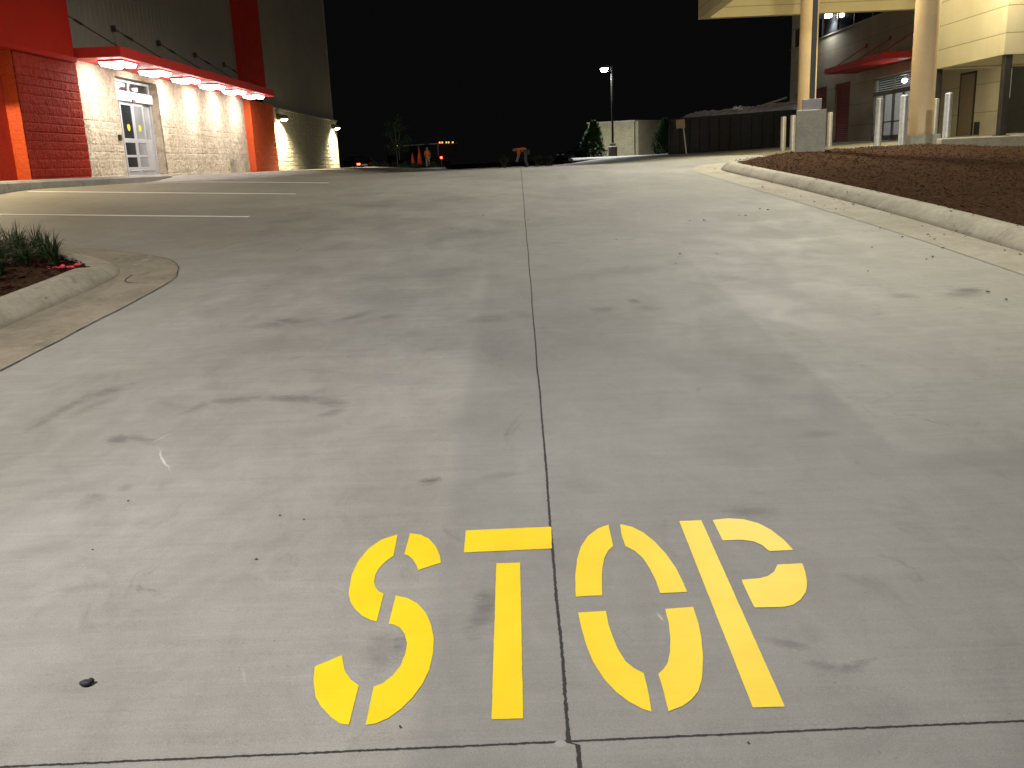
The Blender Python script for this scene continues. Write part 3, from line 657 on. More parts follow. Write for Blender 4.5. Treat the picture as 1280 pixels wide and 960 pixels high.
def leaf(y0, y1, xx, mat_g, solid=False):
    m = MB(); s = .085
    m.box((xx-.02,y0,z0+.02),(xx+.02,y0+s,3.655)); m.box((xx-.02,y1-s,z0+.02),(xx+.02,y1,3.655))
    for a, b in ((3.56,3.655),(2.50,2.62),(2.08,2.15),(z0+.02,1.80)): m.box((xx-.018,y0+s,a),(xx+.018,y1-s,b))
    if solid: m.box((xx-.012,y0+s,1.80),(xx+.012,y1-s,2.08)); m.box((xx-.012,y0+s,2.15),(xx+.012,y1-s,2.50))
    lf = part(m, 'sliding_door', M['alum'], dr, bevel=.004)
    m = MB(); m.box((xx-.004,y0+s,1.80),(xx+.004,y1-s,2.08)); m.box((xx-.004,y0+s,2.15),(xx+.004,y1-s,2.50)); m.box((xx-.004,y0+s,2.62),(xx+.004,y1-s,3.56))
    part(m, 'door_glass', mat_g, lf)
    m = MB(); m.cyl((xx+.03,y0+.15,1.70),(xx+.03,y1-.15,1.70),.018,n=8); part(m, 'push_bar', M['alum'], lf)
    return lf
leaf(26.46, 27.10, XD-.02, M['grey_glass'])
l1 = leaf(26.98, 27.86, XD+.06, M['glass']); l2 = leaf(27.87, 28.66, XD+.06, M['grey_glass']); leaf(28.60, 29.31, XD-.02, M['grey_glass'], True)
for lf, yy in ((l1, 27.46), (l2, 28.27)):
    m = MB(); m.cyl((XD+.066,yy,2.93),(XD+.072,yy,2.93),.10,n=20); part(m, 'door_sticker', M['sticker'], lf)
m = MB(); m.box((-13.5,25.5,1.5),(-13.4,30.3,4.4)); m.box((-13.4,25.4,1.5),(-11.63,25.5,4.4)); m.box((-13.4,30.3,1.5),(-11.63,30.4,4.4)); m.box((-13.5,25.5,4.41),(-11.63,30.3,4.5)); m.box((-13.5,25.5,1.45),(-11.63,30.3,1.51))
part(m, 'lobby', M['blind_slats'])
m = MB(); m.tube([(-11.0,36.1,1.95),(-10.98,36.1,1.52)], .045, 10); m.tube([(-11.02,36.0,1.98),(-11.02,36.24,1.98)], .05, 10)
part(m, 'standpipe', M['trim'])
m = MB(); m.box((-11.11,26.06,2.52),(-11.04,26.16,2.68)); part(m, 'call_box', M['dark_metal'])
m = MB(); m.cyl((-10.98,24.0,3.5),(-10.98,24.0,3.5001),.01,n=6)
# wall packs
for yy in (43.7, 56.4):
    m = MB(); m.prism([(-11.08,3.80),(-10.62,3.84),(-10.66,4.0),(-11.0,4.06),(-11.08,4.06)], 1, yy-.19, yy+.19)
    wp = part(m, 'wall_lamp', M['dark_metal'], bevel=.01)
    m = MB(); m.prism([(-10.9,3.814),(-10.64,3.834),(-10.70,3.76),(-10.86,3.74)], 1, yy-.15, yy+.15); part(m, 'lamp_lens', M['pack_lens'], wp)
    lamp('SPOT', 'wall_lamp_light', wp, (-10.66+11.1, yy-38, 3.70-1.5), 2000, (1,.90,.60), .09, (-.35,.0,-1), 150, .6)
# a wall lamp just out of frame that lights the pier's near end
m = MB(); m.prism([(-11.10,4.02),(-10.86,4.06),(-10.9,4.20),(-11.02,4.26),(-11.10,4.26)], 1, 17.3, 17.7)
wp = part(m, 'wall_lamp', M['dark_metal'])
m = MB(); m.prism([(-11.09,4.017),(-10.88,4.052),(-10.94,3.97),(-11.06,3.95)], 1, 17.35, 17.65); part(m, 'lamp_lens', M['pack_lens'], wp)
lamp('SPOT', 'wall_lamp_light', wp, (-10.78+11.1, 17.5-38, 3.9-1.5), 620, (1,.82,.52), .07, (.0,0,-1), 155, .08)
# unseen lamp added on the rear end wall to brighten the yard beyond
m = MB(); m.box((-13.2,57.81,5.2),(-12.8,58.1,5.4)); wp = part(m, 'wall_lamp', M['dark_metal'])
m = MB(); m.box((-13.16,57.85,5.12),(-12.84,58.12,5.199)); part(m, 'lamp_lens', M['pack_lens'], wp)
lamp('SPOT', 'wall_lamp_light', wp, (-13+11.1, 58.3-38, 5.05-1.5), 3600, (1,.95,.85), .1, (.02,1,-.20), 120, .6)

# ------------------------------------------------------------------ building on the right
G = thing('store_building', 'buff panelled store building with red roll-up doors and overhanging upper storey on the right', 'building', (16.7, 40, 1.75))
def gpart(m, name, mat, parent=G, **k):
    m.v = [(a-16.7, b-40, c-1.75) for a, b, c in m.v]; return m.build(name, mat, parent, **k)
XR = 16.7
doors = [(47.4,49.6,1.2,4.68),(50.9,53.1,1.2,4.7),(54.6,56.6,1.2,4.7)]
SF = (40.05,44.35,1.2,4.55)   # shopfront opening
# wall made of butt-jointed panels so that the openings are real recesses
m = MB()
yb = [24, 40.05, 44.35, 47.4, 49.6, 50.9, 53.1, 54.6, 56.6, 57.7]
for a, b in zip(yb, yb[1:]):
    open_ = next((d for d in doors+[SF] if abs(d[0]-a) < .01), None)
    z0_ = open_[3] if open_ else 1.2
    if b <= 40.06:
        m.box((XR,a,z0_),(XR+.3,b,10.5))
    else:
        m.box((XR,a,z0_),(XR+.3,b,7.32)); m.box((XR,a,8.35),(XR+.3,b,10.5))
m.box((XR,57.3,7.32),(XR+.3,57.7,8.35)); m.box((XR+.3,57.5,1.2),(30,57.7,10.5))
gpart(m, 'wall', M['wall_panel'])
m = MB(); m.box((XR-.035,40.1,7.262),(XR+.0,57.72,7.318)); gpart(m, 'ledge', M['trim'])
m = MB(); m.box((XR+.12,40.06,7.32),(XR+.16,57.29,8.35)); wn = gpart(m, 'window_band', M['glass'])
for yy in frange(40.2, 57.2, 2.43): gpart(MB().box((XR+.06,yy-.03,7.321),(XR+.119,yy+.03,8.349)), 'mullion', M['dark_metal'], wn)
for a, b, _, t in doors:
    m = MB(); z = 1.76
    while z < t-.05:
        m.add([(XR+.10,a,z),(XR+.10,b,z),(XR+.125,b,z+.05),(XR+.125,a,z+.05),(XR+.10,b,z+.10),(XR+.10,a,z+.10)], [(0,1,2,3),(3,2,4,5)]); z += .1
    m.box((XR+.126,a,1.5),(XR+.15,b,t)); gpart(m, 'rollup_door', M['rollup'], recalc=False)
# shopfront
a, b, _, t = SF
m = MB()
for y0_, y1_ in ((a,a+.08),(b-.08,b),(a+2.0,a+2.08)): m.box((XR+.03,y0_,1.72),(XR+.13,y1_,4.5))
m.box((XR+.03,a+.08,4.42),(XR+.13,a+2.0,4.5)); m.box((XR+.03,a+2.08,4.42),(XR+.13,b-.08,4.5))
m.box((XR-.02,a+.08,3.72),(XR+.15,a+2.0,3.90)); m.box((XR-.02,a+2.08,3.72),(XR+.15,b-.08,3.90))
for yy in (a+1.0, a+3.1): m.box((XR+.05,yy-.05,1.74),(XR+.11,yy+.05,3.72))
for y0_, y1_ in ((a+.08,a+.95),(a+1.05,a+2.0),(a+2.08,a+3.05),(a+3.15,b-.08)):
    m.box((XR+.05,y0_,1.74),(XR+.11,y1_,1.95)); m.box((XR+.055,y0_,2.5),(XR+.10,y1_,2.56))
sf = gpart(m, 'shopfront', M['pole_light']); sf['label'] = 'glazed shop entrance lit from inside under the red awning'
m = MB()
for z0_, z1_ in ((1.95,2.5),(2.56,3.72),(3.9,4.42)): m.add([(XR+.078,a+.08,z0_),(XR+.078,b-.08,z0_),(XR+.078,b-.08,z1_),(XR+.078,a+.08,z1_)], [(3,2,1,0)])
gpart(m, 'shop_glass', M['clear'], sf, recalc=False)
m = MB(); m.box((XR+3.2,a-.6,1.7),(XR+3.3,b+.6,4.9)); m.box((XR+.31,b+.6,1.7),(XR+3.3,b+.7,4.9)); m.box((XR+.31,a-.7,1.7),(XR+3.3,a-.6,4.9)); m.box((XR+.31,a-.7,4.91),(XR+3.3,b+.7,5.0)); m.box((XR+.31,a-.6,1.66),(XR+3.2,b+.6,1.74))
gpart(m, 'shop_interior', M['inside'], sf)
m = MB()
for z in (3.96,4.06,4.16,4.26,4.36): m.box((XR+.16,a+.1,z),(XR+.20,b-.25,z+.05))  # horizontal blind slats behind the transom glass
gpart(m, 'blind_slats', M['blind_slats'], sf)
m = MB(); m.sphere((XR+.145,a+1.15,4.19),.20,16,8,sc=(.06,1.3,.42)); gpart(m, 'shop_lamp', M['lamp_white'], sf)
lamp('AREA', 'shop_light', sf, (1.6, (a+b)/2-40, 4.85-1.75), 55, (1,.98,.92), 1.5, (0,0,-1), sy=3)
# red awning on the right building
m = MB(); m.box((XR-1.62,39.2,4.98),(XR-.01,46.3,5.10)); m.box((XR-1.66,39.16,4.95),(XR-1.625,46.34,5.20)); m.box((XR-1.62,46.305,4.95),(XR-.01,46.34,5.20)); m.box((XR-1.62,39.16,4.95),(XR-.01,39.195,5.20))
aw = gpart(m, 'awning', M['red_metal']); aw['label'] = 'flat red awning on rods over the shop entrance'
for yy in (39.9, 42.6, 45.4):
    m = MB(); m.cyl((XR-.01,yy,6.1),(XR-1.55,yy,5.15),.02,n=8); m.box((XR-.06,yy-.06,6.0),(XR,yy+.06,6.2)); gpart(m, 'hanger_rod', M['red_metal'], aw)
# wall lamp high on the facade
m = MB(); m.box((XR-.34,50.38,8.28),(XR-.02,50.72,8.40)); fl = gpart(m, 'wall_lamp', M['dark_metal'])
m = MB(); m.box((XR-.32,50.40,8.10),(XR-.08,50.70,8.279)); gpart(m, 'lamp_lens', M['lamp_white'], fl)
lamp('SPOT', 'wall_lamp_light', fl, (-.22, 10.55, 6.28), 330, (.95,.97,1), .12, (.0,0,-1), 150, .5)
# brown service doors in the back wall
for yy in (34.55,):
    m = MB(); m.box((XR-.03,yy,1.74),(XR-.002,yy+1.05,3.92)); d = gpart(m, 'service_door', M['brown_door'])
    m = MB(); m.box((XR-.045,yy-.07,1.74),(XR-.003,yy-.005,4.0)); m.box((XR-.045,yy+1.055,1.74),(XR-.003,yy+1.12,4.0)); m.box((XR-.045,yy,3.925),(XR-.003,yy+1.05,4.0)); gpart(m, 'door_trim', M['dark_metal'], d)
for y0_, y1_ in ((30.3,32.3),):
    m = MB(); m.box((XR-.03,y0_,1.74),(XR-.002,y1_,4.1)); gpart(m, 'service_door', M['dark_metal'])
m = MB(); m.box((XR-.14,34.0,1.75),(XR-.002,34.14,2.2)); gpart(m, 'meter_box', M['dark_metal'])
# overhanging upper storey on posts
m = MB(); m.box((12,23.5,3.57),(30,23.8,9)); m.box((12,23.81,3.57),(12.3,27.55,9)); m.box((12.301,27.25,3.571),(XR-.001,27.55,9)); m.box((12.31,23.81,3.62),(XR-.01,27.24,3.8))
o = gpart(m, 'overhang', M['box_panel']); o['label'] = 'buff panelled upper storey overhanging the walk'
for yy in (23.62, 27.4):
    m = MB(); m.box((12.06,yy-.09,1.5),(12.24,yy+.09,3.566)); m.box((12.0,yy-.15,1.5),(12.3,yy+.15,1.66)); gpart(m, 'post', M['dark_metal'], bevel=.01)
m = MB(); m.box((12.245,23.58,2.55),(12.275,23.68,3.25)); gpart(m, 'post_notice', M['white_line'])
# soffit light under the overhang, dim
m = MB(); m.cyl((14.5,25.5,3.56),(14.5,25.5,3.615),.12,n=16); sl = gpart(m, 'soffit_light', M['down_lens'])
lamp('SPOT', 'soffit_lamp', sl, (14.5-16.7, 25.5-40, 3.5-1.75), 95, (1,.85,.6), .1, (0,0,-1), 140, .5)

# ------------------------------------------------------------------ drive-through canopy
K = thing('entrance_canopy', 'buff flat-roofed canopy carried on two round columns over the right drive', 'canopy', (9.5, 26, 1.5))
def kpart(m, name, mat, parent=K, **k):
    m.v = [(a-9.5, b-26, c-1.5) for a, b, c in m.v]; return m.build(name, mat, parent, **k)
x0,x1,y0,y1 = 6.0, 14.5, 21.4, 31.2
m = MB(); zf, zt = 5.70, 6.65
m.box((x0,y1-.3,zf),(x1,y1,zt)); m.box((x0,y0,zf),(x1,y0+.3,zt)); m.box((x0,y0+.301,zf+.001),(x0+.3,y1-.301,zt)); m.box((x1-.3,y0+.301,zf+.001),(x1,y1-.301,zt))
kpart(m, 'fascia', M['fascia'])
m = MB(); m.box((x0+.301,y0+.301,6.25),(x1-.301,y1-.301,6.50)); kpart(m, 'soffit', M['fascia'])
for xx, yy, zz in ((9.62,22.45,1.5),(9.09,29.6,1.45)):
    m = MB(); m.cyl((xx,yy,zz+.24),(xx,yy,6.248),.275,n=40); c = autosmooth(kpart(m, 'column', M['column']))
    m = MB(); m.box((xx-.35,yy-.35,zz-.15),(xx+.35,yy+.35,zz+.24)); kpart(m, 'plinth', M['footing'], c, bevel=.015)
for xx, yy, w in ((7.6,23.0,300),(7.3,25.0,215),(11.2,22.8,520),(10.4,26.4,95),(13.0,29.3,900)):  # last one added to brighten the awning and shop wall
    m = MB(); m.cyl((xx,yy,6.17),(xx,yy,6.249),.16,n=20); dl = kpart(m, 'downlight', M['down_lens'])
    lamp('SPOT' if xx > 12 else 'POINT', 'downlight_lamp', dl, (xx-9.5, yy-26, 6.02-1.5), w*.85, (1,.87,.56), .12, (0,0,-1), 150, .4)
# bollards
def bollard(xx, yy, zz, label, first=None):
    if first is None:
        o = thing('bollard', label, 'bollard', (xx,yy,zz), 0, 'galvanised steel bollards around the canopy columns')
        m = MB(); m.cyl((0,0,-.1),(0,0,1.07),.082,n=24); autosmooth(m.build('pipe', M['galv'], o))
        m = MB(); m.sphere((0,0,1.07),.082,20,8,sc=(1,1,.32)); m.build('cap', M['galv'], o, smooth=True)
        m = MB(); m.cyl((0,0,-.02),(0,0,.012),.13,.115,n=24); m.build('base_collar', M['walk'], o)
    else:
        o = copy_tree(first); o.location = (xx,yy,zz); o['label'] = label
    return o
def px_X(px, Y): return (px-647)*Y/1130
b0 = bollard(8.49, 22.1, 1.50, 'galvanised bollard in front of the glazed shop entrance, the second left of the near column')
for xx, yy, zz, lab in ((8.61,21.0,1.5,'galvanised bollard just left of the near buff column, casting its shadow on it'),
    (10.9,24.6,1.56,'galvanised bollard half hidden behind the right side of the near buff column'),
    (9.52,20.85,1.5,'bright galvanised bollard standing alone right of the near column, before the brown service door'),
    (9.78,29.4,1.5,'galvanised bollard right of the square lamp footing, beside the red roll-up door'),
    (8.28,29.2,1.42,'leftmost galvanised bollard, clear of the square lamp footing, in front of the black container'),
    (8.31,28.3,1.42,'galvanised bollard tucked against the left edge of the square lamp footing')):
    bollard(xx, yy, zz, lab, b0)
# ------------------------------------------------------------------ lamp posts
def lamp_post(loc, h, rz, label, power, col=(1,.95,.87), foot=.9, footr=.3, tilt=0, mat='pole', cone=158, blend=.7, arm=.55, hdir=0, aim=None, spill=None, pw=.075, lens=.07, group='parking lot lamp posts', square=False):
    o = thing('lamp_post', label, 'lamp post', loc, rz, group)
    m = MB()
    if square: m.box((-footr,-footr,-.4),(footr,footr,foot))
    else: m.cyl((0,0,-.4),(0,0,foot),footr,n=36)
    f = m.build('footing', M['footing'], o, bevel=.02)
    if not square: autosmooth(f)
    m = MB(); m.box((-.2,-.2,foot),(.2,.2,foot+.22)); m.build('base_cover', M['pole_light'], o, bevel=.012)
    m = MB(); a, b = pw, pw*.8
    m.add([(-a,-a,foot+.2),(a,-a,foot+.2),(a,a,foot+.2),(-a,a,foot+.2),(-b,-b,h),(b,-b,h),(b,b,h),(-b,b,h)], [(0,1,5,4),(1,2,6,5),(2,3,7,6),(3,0,4,7),(4,5,6,7)])
    m.build('pole', M[mat], o, bevel=.008)
    m = MB(); m.box((.05,-.04,h-.16),(arm,.04,h-.06)); ar = m.build('arm', M[mat], o); ar.rotation_euler.z = hdir
    m = MB(); m.prism([(arm-.02,h-.20),(arm+.62,h-.20),(arm+.70,h-.12),(arm+.6,h-.02),(arm+.1,h+.02),(arm-.02,h-.04)], 1, -.19, .19)
    hd = m.build('lamp_head', M[mat], o, bevel=.015); hd.rotation_euler.z = hdir
    m = MB(); m.prism([(arm+.06,h-.202),(arm+.60,h-.202),(arm+.52,h-.2-lens),(arm+.14,h-.2-lens)], 1, -.15, .15)
    m.build('lamp_lens', M['lamp_white'], hd)
    lamp('SPOT', 'lamp_light', hd, (arm+.33,0,h-.25-lens), power, col, .14, aim or (0,0,-1), cone, blend)
    if spill: lamp('SPOT', 'lamp_light', hd, (arm+.33,.05,h-.32), spill[0], col, .14, spill[1], spill[2], .8)  # extra spot without its own head, added to brighten tower and upper wall
    return o
def gz(x, y): return terrain(x, y)
lamp_post((6.27,20.05,1.40), 8.2, R(-17), 'dark square lamp pole on a tall concrete footing at the end of the mulch bed', 5000, (1,.965,.87), .92, .30, square=True, hdir=R(132), cone=168, blend=.25, pw=.055)
lamp_post((6.95,68,1.36), 6.45, PI, 'lone lit lamp post in front of the far block enclosure', 6500, (.96,.98,1), .85, .32, cone=165, lens=.2, arm=.2)
lamp_post((-6.6,-1.0,.3), 8.8, 0, 'lamp post standing on the left planted island', 8000, (1,.955,.94), .8, .30, cone=86, blend=1, arm=1.5, aim=(.38,.63,-.68), spill=(950,(-.5,.85,-.22),85))
lamp_post((6.6,-2.5,.0), 8.2, 0, 'lamp post standing on the right bed behind the viewer', 9200, (1,.965,.80), .8, .30, hdir=R(105), aim=(.9,-.52,-.33), cone=108, blend=.9)

# ------------------------------------------------------------------ far objects
E = thing('block_enclosure', 'pale block walled enclosure behind the far lamp post', 'enclosure', (9.46,75,1.35))
def tex_wall(p0, p1, z0, z1, th=.3):
    d = Vector((p1[0]-p0[0], p1[1]-p0[1])); n = Vector((-d.y, d.x)).normalized()*th
    q = [(p0[0],p0[1]),(p1[0],p1[1]),(p1[0]+n.x,p1[1]+n.y),(p0[0]+n.x,p0[1]+n.y)]
    return MB().prism([(a-9.46,b-75) for a,b in q], 2, z0-1.35, z1-1.35)
def enc_mat():
    t = NT('enclosure_block'); X, Y, Z = t.sep()
    a = t.noise(1.1,3); b = t.noise(9,3)
    col = t.mix(t.mapr(t.math('ADD', t.math('MULTIPLY',a,.5), t.math('MULTIPLY',b,.5)), .35,.65), (.21,.19,.11), (.30,.275,.17))
    g = t.mapr(t.math('ABSOLUTE', t.math('SUBTRACT', t.math('FRACT', t.math('DIVIDE', Z, .2)), .5)), .44, .49)
    col = t.mix(t.math('MULTIPLY', g, .35), col, (.16,.14,.09)); t.bump(t.math('SUBTRACT', b, g), .6, .02); return t.done(col, .85)
em = enc_mat()
o = tex_wall((9.46,75),(5.9,76.2),1.0,4.15).build('wall', em, E); o['label'] = 'left face of the enclosure, lit by the lamp'
o = tex_wall((12.4,78),(9.47,75.0),1.0,4.15).build('wall', em, E)
m = MB(); m.prism([(5.7-9.46,76.1-75),(9.46-9.46,74.93-75),(12.5-9.46,77.95-75),(12.5-9.46,78.4-75),(9.46-9.46,75.45-75),(5.7-9.46,76.6-75)], 2, 4.152-1.35, 4.24-1.35); m.build('coping', M['trim'], E)
# kerb in front of the enclosure bed
p = resample([(3.7,62),(4.6,64.4),(6.2,65.2),(9,65.6),(14,65.8)], .5)
vs, fs = sweep(p, kerb_prof, lambda x, y: 1.30, None)
fs = [f[::-1] for f in fs]; vs2, fs2 = sweep(p[::-1], kerb_prof, lambda x,y: 1.36)
struct(MB().add(vs2, fs2).build('kerb', M['walk'], smooth=True))
def evergreen(loc, h, r, label, seed):
    rnd = random.Random(seed)
    o = thing('evergreen_shrub', label, 'shrub', loc, 0, 'conical evergreens beside the far enclosure')
    m = MB(); m.cyl((0,0,-.2),(0,0,h*.9),.07,.015,8); m.build('trunk', M['bark'], o)
    m = MB()
    for i in range(4200):
        t = rnd.random()**.75; z = .12 + (h-.12)*t
        lobes = 1 + .22*math.sin(3*rnd.random()*6+z*3) 
        a = rnd.uniform(0, 2*PI); rr = r*(1-t)**.65*(.75+.25*math.sin(a*3+z*2.2+seed))*(rnd.random()**.35)
        c = Vector((rr*math.cos(a), rr*math.sin(a), z)); s = rnd.uniform(.08,.19)
        u = Vector((math.cos(a), math.sin(a), rnd.uniform(.3,1.2))).normalized()*s; w = Vector((-math.sin(a), math.cos(a), rnd.uniform(-.4,.4)))*s*.45
        m.add([c-w*.5, c+w*.5, c+u+w*.4, c+u*1.3, c+u-w*.4], [(0,1,2,3,4)])
    m.build('foliage', M['needles'], o, recalc=False); return o
evergreen((5.5,66.9,1.33), 2.6, 1.25, 'dark conical evergreen at the left corner of the far enclosure', 3)
evergreen((11.0,70,1.38), 2.6, 1.25, 'dark conical evergreen between the enclosure and the black container', 8)

# black roll-off container with debris
D = thing('dumpster', 'long black ribbed roll-off container heaped with scraps', 'dumpster', (8.15,50.5,1.30), math.atan2(44.6-50.5, 13.4-8.15))
Ld, W, H = 7.9, 2.3, 2.0
m = MB()
m.box((0,0,.16),(Ld,.07,H)); m.box((0,W-.07,.16),(Ld,W,H)); m.box((0,.071,.161),(.07,W-.071,H)); m.box((Ld-.07,.071,.161),(Ld,W-.071,H)); m.box((.071,.071,.16),(Ld-.071,W-.071,.26))
m.build('container', M['dumpster'], D)
for k in range(13):
    x = .08 + k*(Ld-.26)/12
    m = MB(); m.prism([(x,0),(x+.10,0),(x+.085,-.05),(x+.015,-.05)], 2, .17, H-.09); m.build('rib', M['dumpster'], D)
m = MB(); m.box((-.03,-.07,H-.085),(Ld+.03,-.001,H+.03)); m.box((-.03,W+.001,H-.085),(Ld+.03,W+.06,H+.03)); m.box((-.04,0,H+.001),(-.0,W,H+.03)); m.build('top_rail', M['dumpster'], D)
m = MB(); m.box((.0,.35,.0),(Ld,.5,.158)); m.box((.0,W-.5,.0),(Ld,W-.35,.158)); m.build('skid', M['rust'], D)
for x, y in ((.35,.12),(1.15,.12),(.35,W-.12),(Ld-.5,.12)):
    m = MB(); m.cyl((x,y-.1,.11),(x,y+.1,.11),.11,n=16); m.build('roller', M['rust'], D)
# debris heap: a crumpled sheet and sticks
vs = []; fs = []; nx, ny = 60, 16
for j in range(ny+1):
    for i in range(nx+1):
        x = .15+(Ld-.3)*i/nx; y = .1+(W-.2)*j/ny; e = math.sin(PI*j/ny)**.5*min(1, i/6)*min(1,(nx-i)/3)
        z = H-.04 + e*(.22+.14*i/nx+.26*abs(noise.noise((x*1.1,y*1.5,3)))+.22*abs(noise.noise((x*3.4,y*4,5))))
        vs.append((x,y,z))
for j in range(ny):
    for i in range(nx): fs.append((j*(nx+1)+i, j*(nx+1)+i+1, (j+1)*(nx+1)+i+1, (j+1)*(nx+1)+i))
DM = Matrix.Translation(D.location) @ Matrix.Rotation(D.rotation_euler.z, 4, 'Z')
def in_dump(m): m.v = [tuple(DM @ Vector(p)) for p in m.v]; return m
o = in_dump(MB().add(vs, fs)).build('debris_sheet', M['debris'], recalc=False)
tag(o, 'crumpled grey plastic sheeting heaped on top of the black container', 'debris')
for a, b, r, lab in (((4.7,.5,H+.20),(6.6,.9,H+.66),.05,'long pale board sticking up from the container toward the right'), ((3.3,.3,H+.16),(4.2,.4,H+.26),.05,'short pale board lying on the heap near the middle of the container'), ((6.2,.3,H+.3),(7.7,.5,H+.42),.07,'grey board lying on the heap at the right end of the container')):
    m = in_dump(MB().cyl(a, b, r, r*.9, 6)); tag(m.build('board', M['wood']), lab, 'board', 'boards thrown on the container')
m = MB()
for k in range(7):
    c = Vector((3.9+.05*k, .35, H+.22)); 
    m.add([c, c+Vector((.18*random.uniform(-1,1.5),.05,.22*random.random()+.04)), c+Vector((.22,.1,.02)), c+Vector((.02,.15,-.05))], [(0,1,2),(0,2,3),(0,1,3),(1,2,3)])
tag(in_dump(m).build('plastic_scrap', M['white_line']), 'small pale torn plastic scrap on the middle of the container heap', 'scrap')
# leaning sign, back towards us
S_ = thing('small_sign', 'small tan sign board on a leaning pale post at the left end of the container', 'sign', (7.72,43,1.36))
m = MB(); m.cyl((.10,0,-.2),(-.12,0,1.58),.03,n=10); m.build('post', M['galv'], S_)
m = MB(); m.box((-.32,-.03,1.30),(.08,-.005,1.68)); o = m.build('board', M['tan_sign'], S_); o.rotation_euler = (0, R(-4), 0)

# parked cars
def make_car(label, loc, rz, lit=False):
    o = thing('parked_car', label, 'car', loc, rz, None)
    prof = [(-2.2,.35),(-2.25,.62),(-2.12,.86),(-1.35,.94),(-.72,1.36),(.15,1.42),(.95,1.34),(1.65,.98),(2.18,.92),(2.26,.60),(2.18,.33)]
    m = MB(); W2 = .88
    def half(u, z): return W2 - (.0 if z < .95 else (z-.95)*.42) - .05*max(0, abs(u)-1.7)
    n = len(prof); vs = [(u, -half(u,z), z) for u, z in prof] + [(u, half(u,z), z) for u, z in prof]
    m.add(vs, [tuple(range(n)), tuple(range(2*n-1,n-1,-1))] + [(i,(i+1)%n,n+(i+1)%n,n+i) for i in range(n)])
    autosmooth(m.build('body', M['car'], o, bevel=.06), 40)
    for sgn in (-1, 1):
        m = MB(); q = [(-.95,.98),(-.62,1.30),(.1,1.345),(.82,1.28),(1.3,.99)]
        vs = [(u, sgn*(half(u,z)+.008), z) for u, z in q]; m.add(vs, [(0,1,2,3,4)]); m.build('side_window', M['glass'], o)
        for u in (-1.4, 1.38):
            m = MB(); m.cyl((u,sgn*.70,.32),(u,sgn*.90,.32),.32,n=24); w = m.build('wheel', M['tyre'], o, bevel=.03)
            m = MB(); m.cyl((u,sgn*.895,.32),(u,sgn*.912,.32),.20,n=20); m.build('rim', M['rim'], w)
        m = MB(); m.box((2.19,sgn*.55-.14,.66),(2.275,sgn*.55+.14,.80)); m.build('tail_light', M['red_light'] if lit and sgn < 0 else M['red_panel'], o)
        m = MB(); m.box((-2.27,sgn*.6-.16,.66),(-2.17,sgn*.6+.16,.78)); m.build('headlight', M['grey_glass'], o)
        m = MB(); m.sphere((-.75,sgn*.95,1.0),.09,10,6,sc=(.7,1,.7)); m.build('wing_mirror', M['car'], o)
    m = MB(); m.add([(-1.25,-.70,.98),(-1.25,.70,.98),(-.76,.62,1.33),(-.76,-.62,1.33)], [(0,1,2,3)]); m.v = [(a-.02,b,c+.012) for a,b,c in m.v]; m.build('windscreen', M['glass'], o)
    m = MB(); m.add([(1.56,-.70,1.03),(1.56,.70,1.03),(1.02,.64,1.32),(1.02,-.64,1.32)], [(0,1,2,3)]); m.v = [(a+.02,b,c+.012) for a,b,c in m.v]; m.build('rear_window', M['glass'], o)
    m = MB(); m.box((2.235,-.25,.60),(2.275,.25,.72)); m.build('number_plate', M['white_line'], o)
    return o
make_car('dark car parked in the gloom just left of the conical evergreen', (5.9,84,1.12), R(20))
make_car('dark car far left with one red tail lamp glowing', (-14.9,86,1.02), R(-62), True)

# dark box truck seen from its rear corner, clearance lamps lit
T = thing('box_truck', 'dark box truck with a row of red lamps along its rear top edge', 'truck', (-6.45,87,1.05), R(136))
# local x runs toward the cab, rear face at x = 0
m = MB(); m.box((0,-1.15,.95),(5.9,1.15,2.28)); m.build('cargo_box', M['truck_box'], T, bevel=.02)
m = MB(); m.box((.0,1.151,2.20),(5.9,1.17,2.30)); m.box((0,-1.17,2.20),(5.9,-1.151,2.30)); m.build('top_rail', M['truck_rail'], T)
for x in (.06,2.9,5.8):
    m = MB(); m.box((x-.035,1.151,.96),(x+.035,1.18,2.199)); m.build('side_post', M['truck_rail'], T)
m = MB(); m.prism([(6.0,.55),(6.0,2.1),(6.5,2.1),(7.0,1.5),(7.9,1.35),(7.95,.55)], 1, -1.0, 1.0); cab = m.build('cab', M['car'], T, bevel=.05)
m = MB(); m.box((6.1,1.0,1.45),(6.6,1.012,1.95)); m.build('cab_window', M['glass'], cab)
m = MB(); m.box((0.05,-.45,.62),(7.6,.45,.93)); m.build('chassis', M['dark_metal'], T)
for x in (1.3, 6.9):
    for sgn in (-1,1):
        m = MB(); m.cyl((x,sgn*.8,.45),(x,sgn*1.08,.45),.45,n=24); w = m.build('wheel', M['tyre'], T, bevel=.03)
        m = MB(); m.cyl((x,sgn*1.07,.45),(x,sgn*1.092,.45),.24,n=16); m.build('rim', M['rim'], w)
for y in (1.0,.70,.18,-.10,-.62):
    m = MB(); m.sphere((-.04,y,2.33),.06,12,8); m.build('clearance_lamp', M['red_light'], T)
m = MB(); m.sphere((-.05,.92,.98),.10,12,8); m.build('tail_light', M['red_light'], T)
m = MB(); m.box((-.05,.88,.1),(-.01,.95,.88)); m.build('tail_bracket', M['galv'], T)
m = MB(); m.sphere((5.85,1.2,2.30),.07,12,8); m.build('marker_lamp', M['amber_light'], T)
m = MB(); m.box((-.012,-1.0,1.0),(-.003,1.0,2.15)); m.build('rear_door', M['dark_metal'], T)

